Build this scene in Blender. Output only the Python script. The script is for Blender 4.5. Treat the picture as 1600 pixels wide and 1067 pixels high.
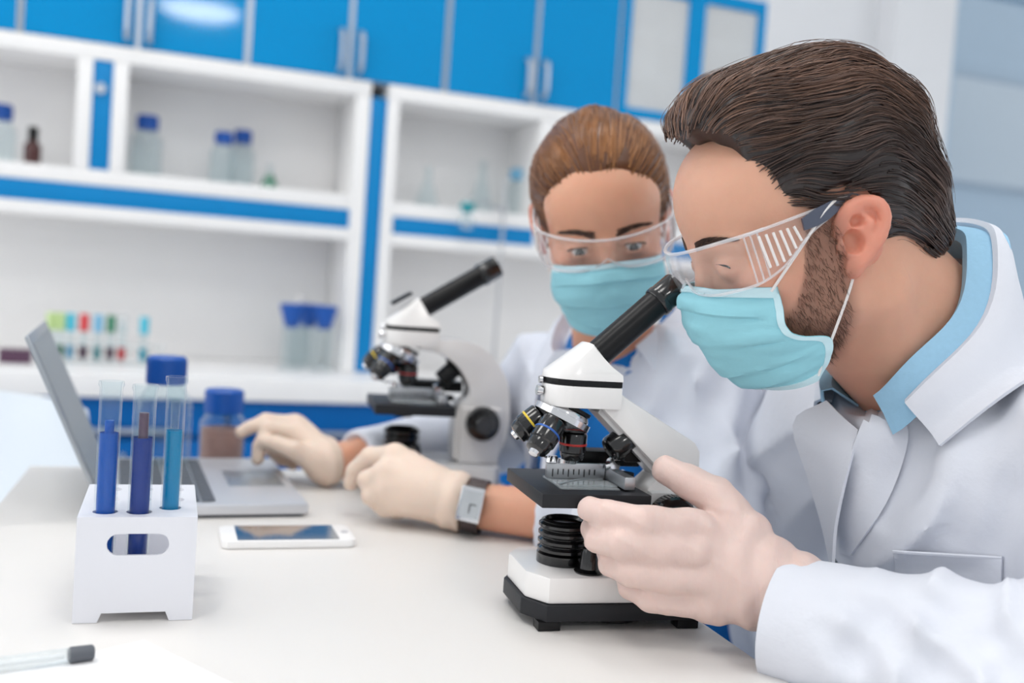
import bpy, bmesh, math, random
import numpy as np
from math import sin, cos, pi, radians, sqrt
from mathutils import Vector, Matrix

for _o in list(bpy.data.objects):
    bpy.data.objects.remove(_o)
scene = bpy.context.scene
COL = scene.collection
random.seed(7)
RNG = np.random.default_rng(7)

# ------------------------------------------------------------------ camera
F_PX, PITCH, ROLL = 1600.0, radians(2.8), radians(4.0)
CAM = np.array([0.0, 0.0, 1.036])
_F = np.array([0, cos(PITCH), -sin(PITCH)])
_R0 = np.array([1.0, 0, 0]); _U0 = np.array([0, sin(PITCH), cos(PITCH)])
_R = cos(ROLL) * _R0 + sin(ROLL) * _U0
_U = -sin(ROLL) * _R0 + cos(ROLL) * _U0
cam_d = bpy.data.cameras.new('camera'); cam = bpy.data.objects.new('camera', cam_d); COL.objects.link(cam)
cam.matrix_world = Matrix(((_R[0], _U[0], -_F[0], CAM[0]), (_R[1], _U[1], -_F[1], CAM[1]), (_R[2], _U[2], -_F[2], CAM[2]), (0, 0, 0, 1)))
cam_d.sensor_width = 36; cam_d.lens = 36.0 * F_PX / 1600; cam_d.clip_start = 0.02
cam_d.dof.use_dof = True; cam_d.dof.focus_distance = 0.87; cam_d.dof.aperture_fstop = 2.8; cam_d.dof.aperture_blades = 9
scene.camera = cam

# ------------------------------------------------------------------ world, daylight, exposure
scene.view_settings.view_transform = 'Standard'; scene.view_settings.look = 'None'
scene.view_settings.gamma = 1.0; scene.view_settings.use_curve_mapping = False
scene.view_settings.exposure = 0.12
scene.cycles.caustics_reflective = False; scene.cycles.caustics_refractive = False; scene.cycles.max_bounces = 7; scene.cycles.transparent_max_bounces = 12; scene.cycles.use_adaptive_sampling = True; scene.cycles.adaptive_threshold = 0.08; scene.cycles.adaptive_min_samples = 16
world = bpy.data.worlds.new('daylight'); scene.world = world; world.use_nodes = True
world.node_tree.nodes['Background'].inputs[0].default_value = (0.93, 0.965, 1.0, 1)
world.node_tree.nodes['Background'].inputs[1].default_value = 0.66

def area_light(name, loc, target, sx, sy, power, col):
    d = bpy.data.lights.new(name, 'AREA'); d.shape = 'RECTANGLE'; d.size = sx; d.size_y = sy; d.energy = power; d.color = col
    o = bpy.data.objects.new(name, d); COL.objects.link(o); o.location = loc
    o.rotation_euler = (Vector(target) - Vector(loc)).to_track_quat('-Z', 'Y').to_euler()
    return o
# daylight through the tall windows on the left of the room and behind the two people
area_light('window_daylight_left', (-4.0, 0.4, 2.2), (0.3, 1.4, 1.0), 4.6, 2.3, 46, (1.0, 0.99, 0.975))
area_light('window_daylight_right', (3.3, 2.4, 1.9), (0.5, 0.9, 1.1), 1.8, 1.6, 12, (0.9, 0.95, 1.0))

# ------------------------------------------------------------------ helpers
def ray(x, y): return _F + (x - 800) / F_PX * _R - (y - 533.5) / F_PX * _U
def P(x, y, d): return CAM + d * ray(x, y)
def on_z(x, y, z):
    a = ray(x, y); return CAM + (z - CAM[2]) / a[2] * a

def link(o, parent=None):
    COL.objects.link(o)
    if parent is not None: o.parent = parent
    return o
def tag(o, label, cat, group=None, kind=None):
    o['label'] = label; o['category'] = cat
    if group: o['group'] = group
    if kind: o['kind'] = kind
    return o
def thing(name, label, cat, loc=(0, 0, 0), rz=0.0, group=None):
    o = bpy.data.objects.new(name, None); o.empty_display_size = 0.05
    COL.objects.link(o); o.location = loc; o.rotation_euler = (0, 0, rz)
    return tag(o, label, cat, group)
def copy_tree(o, parent=None):
    c = o.copy(); COL.objects.link(c)
    if parent is not None: c.parent = parent
    for ch in o.children: copy_tree(ch, c)
    return c

class MB:
    """collects simple shapes into ONE mesh"""
    def __init__(s): s.v = []; s.f = []
    def add(s, vs, fs):
        o = len(s.v); s.v += [tuple(map(float, q)) for q in vs]; s.f += [tuple(i + o for i in f) for f in fs]; return s
    def box(s, x0, x1, y0, y1, z0, z1, bev=0.0):
        if bev <= 0:
            return s.add([(x0,y0,z0),(x1,y0,z0),(x1,y1,z0),(x0,y1,z0),(x0,y0,z1),(x1,y0,z1),(x1,y1,z1),(x0,y1,z1)],
                         [(0,3,2,1),(4,5,6,7),(0,1,5,4),(1,2,6,5),(2,3,7,6),(3,0,4,7)])
        bm = bmesh.new()
        bmesh.ops.create_cube(bm, size=1.0, matrix=Matrix.Translation(((x0+x1)/2,(y0+y1)/2,(z0+z1)/2)) @ Matrix.Diagonal((x1-x0,y1-y0,z1-z0,1)))
        bmesh.ops.bevel(bm, geom=bm.edges[:], offset=bev, segments=2, profile=0.6, affect='EDGES', clamp_overlap=True)
        return s.bm(bm)
    def bm(s, bm):
        bm.verts.ensure_lookup_table(); bm.verts.index_update()
        s.add([v.co for v in bm.verts], [tuple(v.index for v in f.verts) for f in bm.faces]); bm.free(); return s
    def prism(s, poly, axis, a, b, bev=0.0):
        """poly: 2D outline; axis 'z': (x,y), 'y': (x,z), 'x': (y,z); extruded from a to b"""
        def p3(q, h):
            return {'z': (q[0], q[1], h), 'y': (q[0], h, q[1]), 'x': (h, q[0], q[1])}[axis]
        bm = bmesh.new()
        lo = [bm.verts.new(p3(q, a)) for q in poly]; hi = [bm.verts.new(p3(q, b)) for q in poly]
        n = len(poly)
        bm.faces.new(lo); bm.faces.new(hi)
        for i in range(n): bm.faces.new((lo[i], lo[(i+1) % n], hi[(i+1) % n], hi[i]))
        bmesh.ops.recalc_face_normals(bm, faces=bm.faces[:])
        if bev > 0: bmesh.ops.bevel(bm, geom=bm.edges[:], offset=bev, segments=2, profile=0.6, affect='EDGES', clamp_overlap=True)
        return s.bm(bm)
    def lathe(s, prof, c=(0,0,0), axis=(0,0,1), seg=28):
        """prof: (radius, height) along axis from c"""
        ax = Vector(axis).normalized(); t = ax.orthogonal().normalized(); u = ax.cross(t); c = Vector(c)
        vs = []; fs = []; rings = []
        for r, h in prof:
            if r < 1e-6: rings.append([len(vs)]); vs.append(c + ax * h)
            else:
                rings.append(list(range(len(vs), len(vs) + seg)))
                vs += [c + ax*h + (t*cos(2*pi*k/seg) + u*sin(2*pi*k/seg))*r for k in range(seg)]
        for A, B in zip(rings[:-1], rings[1:]):
            for k in range(seg):
                k2 = (k+1) % seg
                if len(A) == 1 and len(B) == 1: continue
                if len(A) == 1: fs.append((A[0], B[k2], B[k]))
                elif len(B) == 1: fs.append((A[k], A[k2], B[0]))
                else: fs.append((A[k], A[k2], B[k2], B[k]))
        return s.add(vs, fs)
    def cyl(s, a, b, r, r2=None, seg=24, bev=0.0):
        a = Vector(a); b = Vector(b); L = (b-a).length; r2 = r if r2 is None else r2
        if bev: pr = [(0,0),(r-bev,0),(r,bev),(r2,L-bev),(r2-bev,L),(0,L)]
        else: pr = [(0,0),(r,0),(r2,L),(0,L)]
        return s.lathe(pr, a, b-a, seg)
    def tube(s, pts, r, seg=8, closed=False):
        pts = [Vector(p) for p in pts]; n = len(pts)
        rs = list(r) if hasattr(r, '__len__') else [r]*n
        vs = []; fs = []; nrm = None
        for i, p in enumerate(pts):
            if closed: t = pts[(i+1) % n] - pts[i-1]
            else: t = pts[min(i+1, n-1)] - pts[max(i-1, 0)]
            t.normalize()
            if nrm is None: nrm = t.orthogonal().normalized()
            nrm = (nrm - t*nrm.dot(t)).normalized(); b = t.cross(nrm)
            vs += [p + (nrm*cos(2*pi*k/seg) + b*sin(2*pi*k/seg))*rs[i] for k in range(seg)]
        m = n if closed else n-1
        for i in range(m):
            j = (i+1) % n
            for k in range(seg):
                k2 = (k+1) % seg
                fs.append((i*seg+k, i*seg+k2, j*seg+k2, j*seg+k))
        if not closed:
            fs.append(tuple(range(seg-1, -1, -1))); fs.append(tuple((n-1)*seg+k for k in range(seg)))
        return s.add(vs, fs)
    def sheet(s, grid, thick):
        """grid[i][j] of 3D points -> solid sheet"""
        G = np.array(grid, float); ni, nj = G.shape[:2]
        du = np.gradient(G, axis=0); dv = np.gradient(G, axis=1)
        N = np.cross(du, dv); N /= (np.linalg.norm(N, axis=2, keepdims=True) + 1e-12)
        A = (G + N*thick/2).reshape(-1, 3); B = (G - N*thick/2).reshape(-1, 3); m = ni*nj
        fs = []
        for i in range(ni-1):
            for j in range(nj-1):
                a = i*nj+j; fs.append((a, a+nj, a+nj+1, a+1)); fs.append((m+a, m+a+1, m+a+nj+1, m+a+nj))
        bd = [(i*nj, (i+1)*nj) for i in range(ni-1)] + [((i+1)*nj+nj-1, i*nj+nj-1) for i in range(ni-1)] \
           + [(j+1, j) for j in range(nj-1)] + [((ni-1)*nj+j, (ni-1)*nj+j+1) for j in range(nj-1)]
        fs += [(b, a, m+a, m+b) for a, b in bd]
        return s.add(np.vstack([A, B]), fs)
    def xf(s, M):
        s.v = [tuple(M @ Vector(q)) for q in s.v]; return s
    def build(s, name, mat, parent=None, smooth=True, angle=38):
        me = bpy.data.meshes.new(name); me.from_pydata(s.v, [], s.f); me.update()
        bm = bmesh.new(); bm.from_mesh(me); bmesh.ops.recalc_face_normals(bm, faces=bm.faces[:]); bm.to_mesh(me); bm.free()
        me.materials.append(mat)
        if smooth:
            me.polygons.foreach_set('use_smooth', [True]*len(me.polygons))
            try: me.set_sharp_from_angle(angle=radians(angle))
            except Exception: pass
        o = bpy.data.objects.new(name, me)
        return link(o, parent)

def spline(pts, n):
    """Catmull-Rom through pts -> n points"""
    p = np.array(pts, float); m = len(p); t = np.linspace(0, m-1, n); i = np.clip(t.astype(int), 0, m-2); f = (t-i)[:, None]
    q = np.vstack([2*p[0]-p[1], p, 2*p[-1]-p[-2]]); a, b, c, d = q[i], q[i+1], q[i+2], q[i+3]
    return 0.5*((2*b) + (c-a)*f + (2*a-5*b+4*c-d)*f**2 + (3*b-a-3*c+d)*f**3)

# ------------------------------------------------------------------ implicit surfaces (for bodies, hands, cloth)
def ell(p, c, r, M=None):
    q = p - np.asarray(c, float)
    if M is not None: q = q @ M
    r = np.asarray(r, float); k0 = np.linalg.norm(q/r, axis=-1); k1 = np.linalg.norm(q/(r*r), axis=-1) + 1e-9
    return k0*(k0-1)/k1
def rc(p, a, b, ra, rb=None):
    rb = ra if rb is None else rb
    a = np.asarray(a, float); b = np.asarray(b, float); ba = b-a
    t = np.clip(((p-a) @ ba)/(ba @ ba + 1e-12), 0, 1)
    return np.linalg.norm(p - a - t[..., None]*ba, axis=-1) - (ra + t*(rb-ra))
def chain(p, pts, rs, k=0.004):
    d = None
    for i in range(len(pts)-1):
        e = rc(p, pts[i], pts[i+1], rs[i], rs[i+1]); d = e if d is None else smin(d, e, k)
    return d
def smin(a, b, k):
    h = np.clip(0.5+0.5*(b-a)/k, 0, 1); return b + (a-b)*h - k*h*(1-h)
def smax(a, b, k): return -smin(-a, -b, k)
def sstep(x, a, b):
    t = np.clip((x-a)/(b-a), 0, 1); return t*t*(3-2*t)

def nets(fn, lo, hi, h, fine=None, B=8):
    """surface of fn=0 on a grid of pitch h, optionally finer inside a box (lo, hi, pitch)"""
    ax = []
    for i in range(3):
        if fine is None: g = np.arange(lo[i], hi[i]+h, h)
        else:
            f0, f1, hf = fine[0][i], fine[1][i], fine[2]; f0 = max(f0, lo[i]); f1 = min(f1, hi[i])
            g = np.concatenate([np.arange(f0, lo[i]-h, -h)[::-1], np.arange(f0+hf, f1, hf), np.arange(f1, hi[i]+h, h)])
        m = (-(len(g)-1)) % B
        g = np.concatenate([g, g[-1]+h*np.arange(1, m+1)]); ax.append(g)
    n = np.array([len(g)-1 for g in ax]); nb = n//B
    ix = np.stack(np.meshgrid(*[np.arange(k) for k in nb], indexing='ij'), -1).reshape(-1, 3)
    p0 = np.stack([ax[i][ix[:, i]*B] for i in range(3)], 1); p1 = np.stack([ax[i][ix[:, i]*B+B] for i in range(3)], 1)
    cd = fn((p0+p1)/2)
    G = np.repeat(np.repeat(np.repeat(np.where(cd > 0, 1.0, -1.0).astype(np.float32).reshape(nb), B, 0), B, 1), B, 2)
    G = np.pad(G, ((0, 1),)*3, mode='edge')
    keep = ix[np.abs(cd) < np.linalg.norm(p1-p0, axis=1)*0.78]
    loc = np.stack(np.meshgrid(*[np.arange(B+1)]*3, indexing='ij'), -1).reshape(-1, 3)
    for s in range(0, len(keep), 400):
        g = (keep[s:s+400][:, None, :]*B + loc[None]).reshape(-1, 3)
        G[g[:, 0], g[:, 1], g[:, 2]] = fn(np.stack([ax[i][g[:, i]] for i in range(3)], 1))
    S = G < 0
    c = np.zeros(n, np.uint8)
    for i in (0, 1):
        for j in (0, 1):
            for k in (0, 1): c += S[i:n[0]+i, j:n[1]+j, k:n[2]+k]
    act = (c > 0) & (c < 8); cells = np.argwhere(act)
    ids = np.full(n, -1, np.int32); ids[act] = np.arange(len(cells))
    cor = np.array([(i, j, k) for i in (0, 1) for j in (0, 1) for k in (0, 1)])
    val = np.stack([G[cells[:, 0]+q[0], cells[:, 1]+q[1], cells[:, 2]+q[2]] for q in cor], 1)
    acc = np.zeros((len(cells), 3)); cnt = np.zeros(len(cells))
    for a in range(8):
        for b in range(a+1, 8):
            if np.abs(cor[a]-cor[b]).sum() != 1: continue
            va, vb = val[:, a], val[:, b]; m = (va < 0) != (vb < 0)
            t = va/np.where(m, va-vb, 1)
            acc[m] += (cor[a] + t[:, None]*(cor[b]-cor[a]))[m]; cnt[m] += 1
    fr = acc/cnt[:, None]; V = np.stack([ax[i][cells[:, i]] + fr[:, i]*(ax[i][cells[:, i]+1]-ax[i][cells[:, i]]) for i in range(3)], 1)
    Q = []
    for ax in range(3):
        o1, o2 = [(1, 2), (2, 0), (0, 1)][ax]
        sl0 = [slice(None)]*3; sl1 = [slice(None)]*3; sl0[ax] = slice(0, -1); sl1[ax] = slice(1, None)
        for o in (o1, o2): sl0[o] = slice(1, -1); sl1[o] = slice(1, -1)
        A = S[tuple(sl0)]; Bs = S[tuple(sl1)]
        e = np.argwhere(A != Bs)
        if not len(e): continue
        flip = A[e[:, 0], e[:, 1], e[:, 2]]
        e = e.copy(); e[:, o1] += 1; e[:, o2] += 1
        def cid(d1, d2):
            q = e.copy(); q[:, o1] -= d1; q[:, o2] -= d2; return ids[q[:, 0], q[:, 1], q[:, 2]]
        q = np.stack([cid(1, 1), cid(0, 1), cid(0, 0), cid(1, 0)], 1)
        q[~flip] = q[~flip][:, ::-1]; Q.append(q)
    return V, np.vstack(Q)

def mesh_obj(name, V, Q, mat, parent=None, cols=None):
    me = bpy.data.meshes.new(name); V = np.asarray(V, np.float32); Q = np.asarray(Q, np.int32)
    me.vertices.add(len(V)); me.vertices.foreach_set('co', V.ravel())
    k = Q.shape[1]
    me.loops.add(Q.size); me.loops.foreach_set('vertex_index', Q.ravel())
    me.polygons.add(len(Q)); me.polygons.foreach_set('loop_start', np.arange(0, Q.size, k, dtype=np.int32))
    me.polygons.foreach_set('loop_total', np.full(len(Q), k, np.int32))
    me.polygons.foreach_set('use_smooth', np.ones(len(Q), bool))
    me.update(calc_edges=True); me.validate()
    if cols is not None:
        at = me.color_attributes.new('tint', 'FLOAT_COLOR', 'POINT')
        at.data.foreach_set('color', np.hstack([cols, np.ones((len(cols), 1))]).astype(np.float32).ravel())
    me.materials.append(mat)
    return link(bpy.data.objects.new(name, me), parent)

def strands_mesh(L, r0, r1):
    """L: (N,S,3) polylines -> verts, quads of three-sided tapering tubes"""
    N, S, _ = L.shape
    t = np.gradient(L, axis=1); t /= np.linalg.norm(t, axis=2, keepdims=True) + 1e-12
    up = np.where(np.abs(t[..., 2:3]) > 0.9, np.array([1.0, 0, 0]), np.array([0, 0, 1.0]))
    a = np.cross(t, up); a /= np.linalg.norm(a, axis=2, keepdims=True) + 1e-12; b = np.cross(t, a)
    r = (np.asarray(r0).reshape(-1, 1)*np.linspace(1, 0, S)**0.6 + r1)[..., None]
    V = np.stack([L + (a*cos(2*pi*k/3) + b*sin(2*pi*k/3))*r for k in range(3)], 2).reshape(-1, 3)
    base = (np.arange(N)[:, None]*S + np.arange(S-1)[None]).reshape(-1)
    Q = np.vstack([np.stack([base*3+k, base*3+(k+1) % 3, (base+1)*3+(k+1) % 3, (base+1)*3+k], 1) for k in range(3)])
    return V, Q

# ------------------------------------------------------------------ materials
def srgb(r, g, b):
    f = lambda c: (c/255/12.92) if c/255 <= 0.04045 else ((c/255+0.055)/1.055)**2.4
    return (f(r), f(g), f(b))
def mat(name, col, rough=0.5, metal=0.0, spec=0.5, var=0.05, scale=30.0, bump=0.0, bscale=80.0, coat=0.0, sss=0.0, ssr=(1, .3, .2), trans=0.0, stretch=None, attr=None, emit=None, sheen=0.0):
    m = bpy.data.materials.new(name); m.use_nodes = True; nt = m.node_tree; N = nt.nodes; b = N['Principled BSDF']
    tc = N.new('ShaderNodeTexCoord'); mp = N.new('ShaderNodeMapping'); nt.links.new(tc.outputs['Object'], mp.inputs[0])
    if stretch: mp.inputs['Scale'].default_value = stretch
    nz = N.new('ShaderNodeTexNoise'); nz.inputs['Scale'].default_value = scale; nz.inputs['Detail'].default_value = 4
    nt.links.new(mp.outputs[0], nz.inputs['Vector'])
    mx = N.new('ShaderNodeMix'); mx.data_type = 'RGBA'; mx.blend_type = 'MULTIPLY'
    cr = N.new('ShaderNodeMapRange'); cr.inputs['To Min'].default_value = 1-var; cr.inputs['To Max'].default_value = 1+var
    nt.links.new(nz.outputs['Fac'], cr.inputs[0]); mx.inputs[0].default_value = 1.0
    if attr:
        at = N.new('ShaderNodeAttribute'); at.attribute_name = attr; nt.links.new(at.outputs['Color'], mx.inputs[6])
    else: mx.inputs[6].default_value = (*col, 1)
    nt.links.new(cr.outputs[0], mx.inputs[7]); nt.links.new(mx.outputs[2], b.inputs['Base Color'])
    b.inputs['Roughness'].default_value = rough; b.inputs['Metallic'].default_value = metal; b.inputs['Specular IOR Level'].default_value = spec
    if coat: b.inputs['Coat Weight'].default_value = coat; b.inputs['Coat Roughness'].default_value = 0.06
    if sss: b.inputs['Subsurface Weight'].default_value = sss; b.inputs['Subsurface Radius'].default_value = ssr; b.inputs['Subsurface Scale'].default_value = 0.006
    if trans: b.inputs['Transmission Weight'].default_value = trans
    if sheen: b.inputs['Sheen Weight'].default_value = sheen
    if emit: b.inputs['Emission Color'].default_value = (*emit[0], 1); b.inputs['Emission Strength'].default_value = emit[1]
    if bump:
        n2 = N.new('ShaderNodeTexNoise'); n2.inputs['Scale'].default_value = bscale; n2.inputs['Detail'].default_value = 6
        nt.links.new(mp.outputs[0], n2.inputs['Vector'])
        bp = N.new('ShaderNodeBump'); bp.inputs['Strength'].default_value = bump; bp.inputs['Distance'].default_value = 0.004
        nt.links.new(n2.outputs['Fac'], bp.inputs['Height']); nt.links.new(bp.outputs[0], b.inputs['Normal'])
    return m
def clear_mat(name, tint, opac=0.06, white=(0.9, 0.92, 0.93), rough=0.04, edge=0.25):
    """thin clear plastic or glass: see-through with rim reflections and a faint body colour"""
    m = bpy.data.materials.new(name); m.use_nodes = True; nt = m.node_tree; N = nt.nodes; N.clear()
    out = N.new('ShaderNodeOutputMaterial'); tr = N.new('ShaderNodeBsdfTransparent'); tr.inputs[0].default_value = (*tint, 1)
    gl = N.new('ShaderNodeBsdfGlossy'); gl.inputs['Roughness'].default_value = rough; gl.inputs[0].default_value = (1, 1, 1, 1)
    df = N.new('ShaderNodeBsdfDiffuse'); df.inputs[0].default_value = (*white, 1)
    nz = N.new('ShaderNodeTexNoise'); nz.inputs['Scale'].default_value = 40
    lw = N.new('ShaderNodeLayerWeight'); lw.inputs[0].default_value = 0.35
    fr = N.new('ShaderNodeMapRange'); fr.inputs['To Min'].default_value = 0.012; fr.inputs['To Max'].default_value = 0.6
    p5 = N.new('ShaderNodeMath'); p5.operation = 'POWER'; p5.inputs[1].default_value = 4.5
    lf = N.new('ShaderNodeLayerWeight'); lf.inputs[0].default_value = 0.5; nt.links.new(lf.outputs['Facing'], p5.inputs[0]); nt.links.new(p5.outputs[0], fr.inputs[0])
    mr = N.new('ShaderNodeMapRange'); mr.inputs['From Min'].default_value = 0.0; mr.inputs['To Min'].default_value = opac; mr.inputs['To Max'].default_value = opac+edge
    pw = N.new('ShaderNodeMath'); pw.operation = 'POWER'; pw.inputs[1].default_value = 4.0
    nt.links.new(lw.outputs['Facing'], pw.inputs[0]); nt.links.new(pw.outputs[0], mr.inputs[0])
    ad = N.new('ShaderNodeMath'); ad.operation = 'MULTIPLY_ADD'; ad.inputs[1].default_value = 0.01; nt.links.new(nz.outputs['Fac'], ad.inputs[0]); nt.links.new(mr.outputs[0], ad.inputs[2])
    m1 = N.new('ShaderNodeMixShader'); nt.links.new(ad.outputs[0], m1.inputs[0]); nt.links.new(tr.outputs[0], m1.inputs[1]); nt.links.new(df.outputs[0], m1.inputs[2])
    m2 = N.new('ShaderNodeMixShader'); nt.links.new(fr.outputs[0], m2.inputs[0]); nt.links.new(m1.outputs[0], m2.inputs[1]); nt.links.new(gl.outputs[0], m2.inputs[2])
    nt.links.new(m2.outputs[0], out.inputs[0]); return m
def liquid_mat(name, col, opac=0.6):
    m = bpy.data.materials.new(name); m.use_nodes = True; nt = m.node_tree; N = nt.nodes; b = N['Principled BSDF']; out = N['Material Output']
    nz = N.new('ShaderNodeTexNoise'); nz.inputs['Scale'].default_value = 25
    mx = N.new('ShaderNodeMix'); mx.data_type = 'RGBA'; mx.inputs[6].default_value = (*col, 1); mx.inputs[7].default_value = (*[c*0.8 for c in col], 1)
    nt.links.new(nz.outputs['Fac'], mx.inputs[0]); nt.links.new(mx.outputs[2], b.inputs['Base Color']); b.inputs['Roughness'].default_value = 0.08; b.inputs['Specular IOR Level'].default_value = 0.08
    tr = N.new('ShaderNodeBsdfTransparent'); tr.inputs[0].default_value = (*[min(1, c*1.3+0.02) for c in col], 1)
    ms = N.new('ShaderNodeMixShader'); ms.inputs[0].default_value = opac
    nt.links.new(tr.outputs[0], ms.inputs[1]); nt.links.new(b.outputs[0], ms.inputs[2]); nt.links.new(ms.outputs[0], out.inputs[0]); return m

M = {}
M['wall'] = mat('white_paint', srgb(232, 233, 236), 0.7, var=0.02, scale=6, bump=0.02)
M['ceiling'] = mat('ceiling_paint', srgb(238, 238, 238), 0.8, var=0.02, scale=5)
M['floor'] = mat('grey_vinyl', srgb(222, 224, 226), 0.35, var=0.06, scale=14)
M['white_lam'] = mat('white_laminate', srgb(243, 242, 242), 0.38, var=0.015, scale=12)
M['table'] = mat('table_laminate', srgb(228, 225, 222), 0.42, var=0.012, scale=9)
M['blue_door'] = mat('blue_gloss_laminate', srgb(0, 140, 203), 0.05, var=0.03, scale=4, spec=0.2)
M['blue_strip'] = mat('blue_laminate', srgb(0, 130, 196), 0.4, spec=0.25, var=0.03, scale=6)
M['blue_low'] = mat('shaded_blue_laminate', srgb(0, 100, 176), 0.45, spec=0.2, var=0.04, scale=5)  # cabinet blue darkened: the shade low on the wall is put into the colour
M['alu'] = mat('brushed_aluminium', srgb(190, 198, 210), 0.3, metal=0.75, var=0.05, scale=60, stretch=(1, 1, 12))
M['white_metal'] = mat('white_enamel', srgb(236, 234, 233), 0.28, var=0.015, scale=30, coat=0.25)
M['grey_metal'] = mat('pale_grey_enamel', srgb(205, 205, 206), 0.32, var=0.02, scale=30)
M['black'] = mat('black_plastic', srgb(20, 20, 22), 0.34, spec=0.25, var=0.12, scale=120, bump=0.02, bscale=400)
M['black_gloss'] = mat('black_enamel', srgb(14, 14, 16), 0.16, var=0.1, scale=60, coat=0.5)
M['black_satin'] = mat('black_satin', srgb(36, 37, 41), 0.45, spec=0.25, var=0.08, scale=90)
M['chrome'] = mat('chrome', srgb(225, 225, 228), 0.14, metal=1.0, var=0.04, scale=50)
M['steel'] = mat('satin_steel', srgb(196, 198, 202), 0.3, metal=0.9, var=0.08, scale=70)
M['ring_red'] = mat('red_ring', srgb(190, 45, 40), 0.4); M['ring_blue'] = mat('blue_ring', srgb(40, 90, 170), 0.4); M['ring_yellow'] = mat('yellow_ring', srgb(220, 190, 50), 0.4)
M['glass'] = clear_mat('clear_glass', (0.95, 0.975, 0.98), 0.01, (0.75, 0.82, 0.86), edge=0.45)
M['frosted'] = clear_mat('frosted_glass', (0.9, 0.92, 0.93), 0.5, (0.92, 0.93, 0.94), rough=0.25, edge=0.2)
M['slide'] = clear_mat('slide_glass', (0.93, 0.96, 0.97), 0.12, edge=0.4)
M['pane'] = clear_mat('window_pane', (0.86, 0.92, 0.97), 0.05, (0.7, 0.8, 0.88), edge=0.2)
M['goggle'] = clear_mat('clear_polycarbonate', (0.985, 0.985, 0.99), 0.03, (0.93, 0.94, 0.96), edge=0.3)
M['goggle_rim'] = clear_mat('clear_rim', (0.97, 0.97, 0.98), 0.34, (0.95, 0.95, 0.97), edge=0.4)
M['acrylic'] = mat('frosted_white_acrylic', srgb(228, 229, 236), 0.3, var=0.01, scale=14, sss=0.0)
M['liq_blue'] = liquid_mat('blue_liquid', srgb(0, 96, 200), 0.88); M['liq_navy'] = liquid_mat('navy_liquid', srgb(0, 54, 150), 0.92); M['liq_cyan'] = liquid_mat('cyan_liquid', srgb(0, 158, 212), 0.8)
M['cap_blue'] = mat('blue_cap_plastic', srgb(0, 82, 172), 0.4, var=0.05, scale=60)
M['powder'] = mat('brown_powder', srgb(172, 128, 118), 0.9, var=0.18, scale=90, bump=0.3, bscale=200)
M['amber'] = mat('amber_glass', srgb(70, 34, 34), 0.12, var=0.1, scale=20)
M['silver'] = mat('silver_casing', srgb(205, 206, 211), 0.36, metal=0.35, var=0.02, scale=40)
M['silver_dark'] = mat('silver_lid', srgb(170, 176, 182), 0.3, metal=0.6, var=0.03, scale=40)
M['keys'] = mat('dark_keys', srgb(88, 92, 100), 0.5, var=0.1, scale=80)
M['lap_screen'] = mat('grey_matte_screen', srgb(150, 158, 164), 0.4, var=0.04, scale=6)
M['screen'] = mat('dark_screen', srgb(30, 34, 44), 0.05, var=0.1, scale=4, coat=1.0)
M['paper'] = mat('paper', srgb(246, 246, 247), 0.8, var=0.008, scale=20)
M['chair_white'] = mat('pale_blue_chair_plastic', srgb(226, 234, 242), 0.45, var=0.02, scale=10)
M['chair_grey'] = mat('charcoal_upholstery', srgb(84, 92, 98), 0.85, var=0.1, scale=150, bump=0.1, bscale=300)
M['coat'] = mat('white_cotton_twill', srgb(219, 222, 231), 0.88, var=0.015, scale=60, bump=0.55, bscale=26)
M['coat_w'] = mat('white_cotton', srgb(217, 221, 232), 0.88, var=0.015, scale=60, bump=0.5, bscale=26)
M['shirt'] = mat('light_blue_shirt_cloth', srgb(152, 196, 224), 0.85, var=0.06, scale=220, bump=0.08, bscale=400)
M['scrubs'] = mat('blue_scrubs_cloth', srgb(0, 108, 184), 0.85, var=0.06, scale=200, bump=0.08, bscale=300)
M['trousers'] = mat('slate_trouser_cloth', srgb(120, 138, 158), 0.9, var=0.06, scale=200, bump=0.05, bscale=300)
M['shoe'] = mat('dark_shoe_leather', srgb(48, 44, 42), 0.5, var=0.1, scale=60)
M['glove'] = mat('latex_glove', srgb(220, 194, 186), 0.48, var=0.06, scale=22, bump=0.5, bscale=34, sss=0.2, ssr=(1, .45, .3), stretch=(2.2, 1.2, 1))
M['glove_w'] = mat('cream_latex_glove', srgb(230, 208, 192), 0.5, var=0.05, scale=22, bump=0.4, bscale=40, sss=0.25, ssr=(1, .45, .3))
M['skin'] = mat('skin', (0.6, 0.35, 0.25), 0.48, var=0.05, scale=70, bump=0.05, bscale=320, sss=0.35, attr='tint')
M['hair_dark'] = mat('dark_brown_hair', srgb(58, 44, 41), 0.36, var=0.25, scale=60, spec=0.6, attr='tint')
M['hair_grey'] = mat('greying_hair', srgb(120, 108, 104), 0.34, var=0.2, scale=60, spec=0.6)
M['hair_auburn'] = mat('auburn_hair', srgb(140, 88, 48), 0.38, var=0.25, scale=50, spec=0.5, attr='tint')
M['brow'] = mat('brow_hair', srgb(78, 56, 46), 0.6, var=0.3, scale=60)
M['eye_white'] = mat('eye_white', srgb(225, 220, 216), 0.15, var=0.03, scale=60)
M['iris'] = mat('grey_green_iris', srgb(62, 76, 74), 0.15, var=0.3, scale=300)
M['pupil'] = mat('pupil', srgb(14, 12, 12), 0.1)
M['mask'] = mat('blue_mask_cloth', srgb(146, 206, 219), 0.8, var=0.07, scale=18, bump=0.45, bscale=38, sss=0.0, ssr=(.4, .8, 1))
M['mask_edge'] = mat('pale_mask_binding', srgb(198, 228, 236), 0.8, var=0.04, scale=90, bump=0.1, bscale=200)
M['loop'] = mat('white_elastic', srgb(236, 232, 230), 0.8, var=0.05, scale=200)
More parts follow.
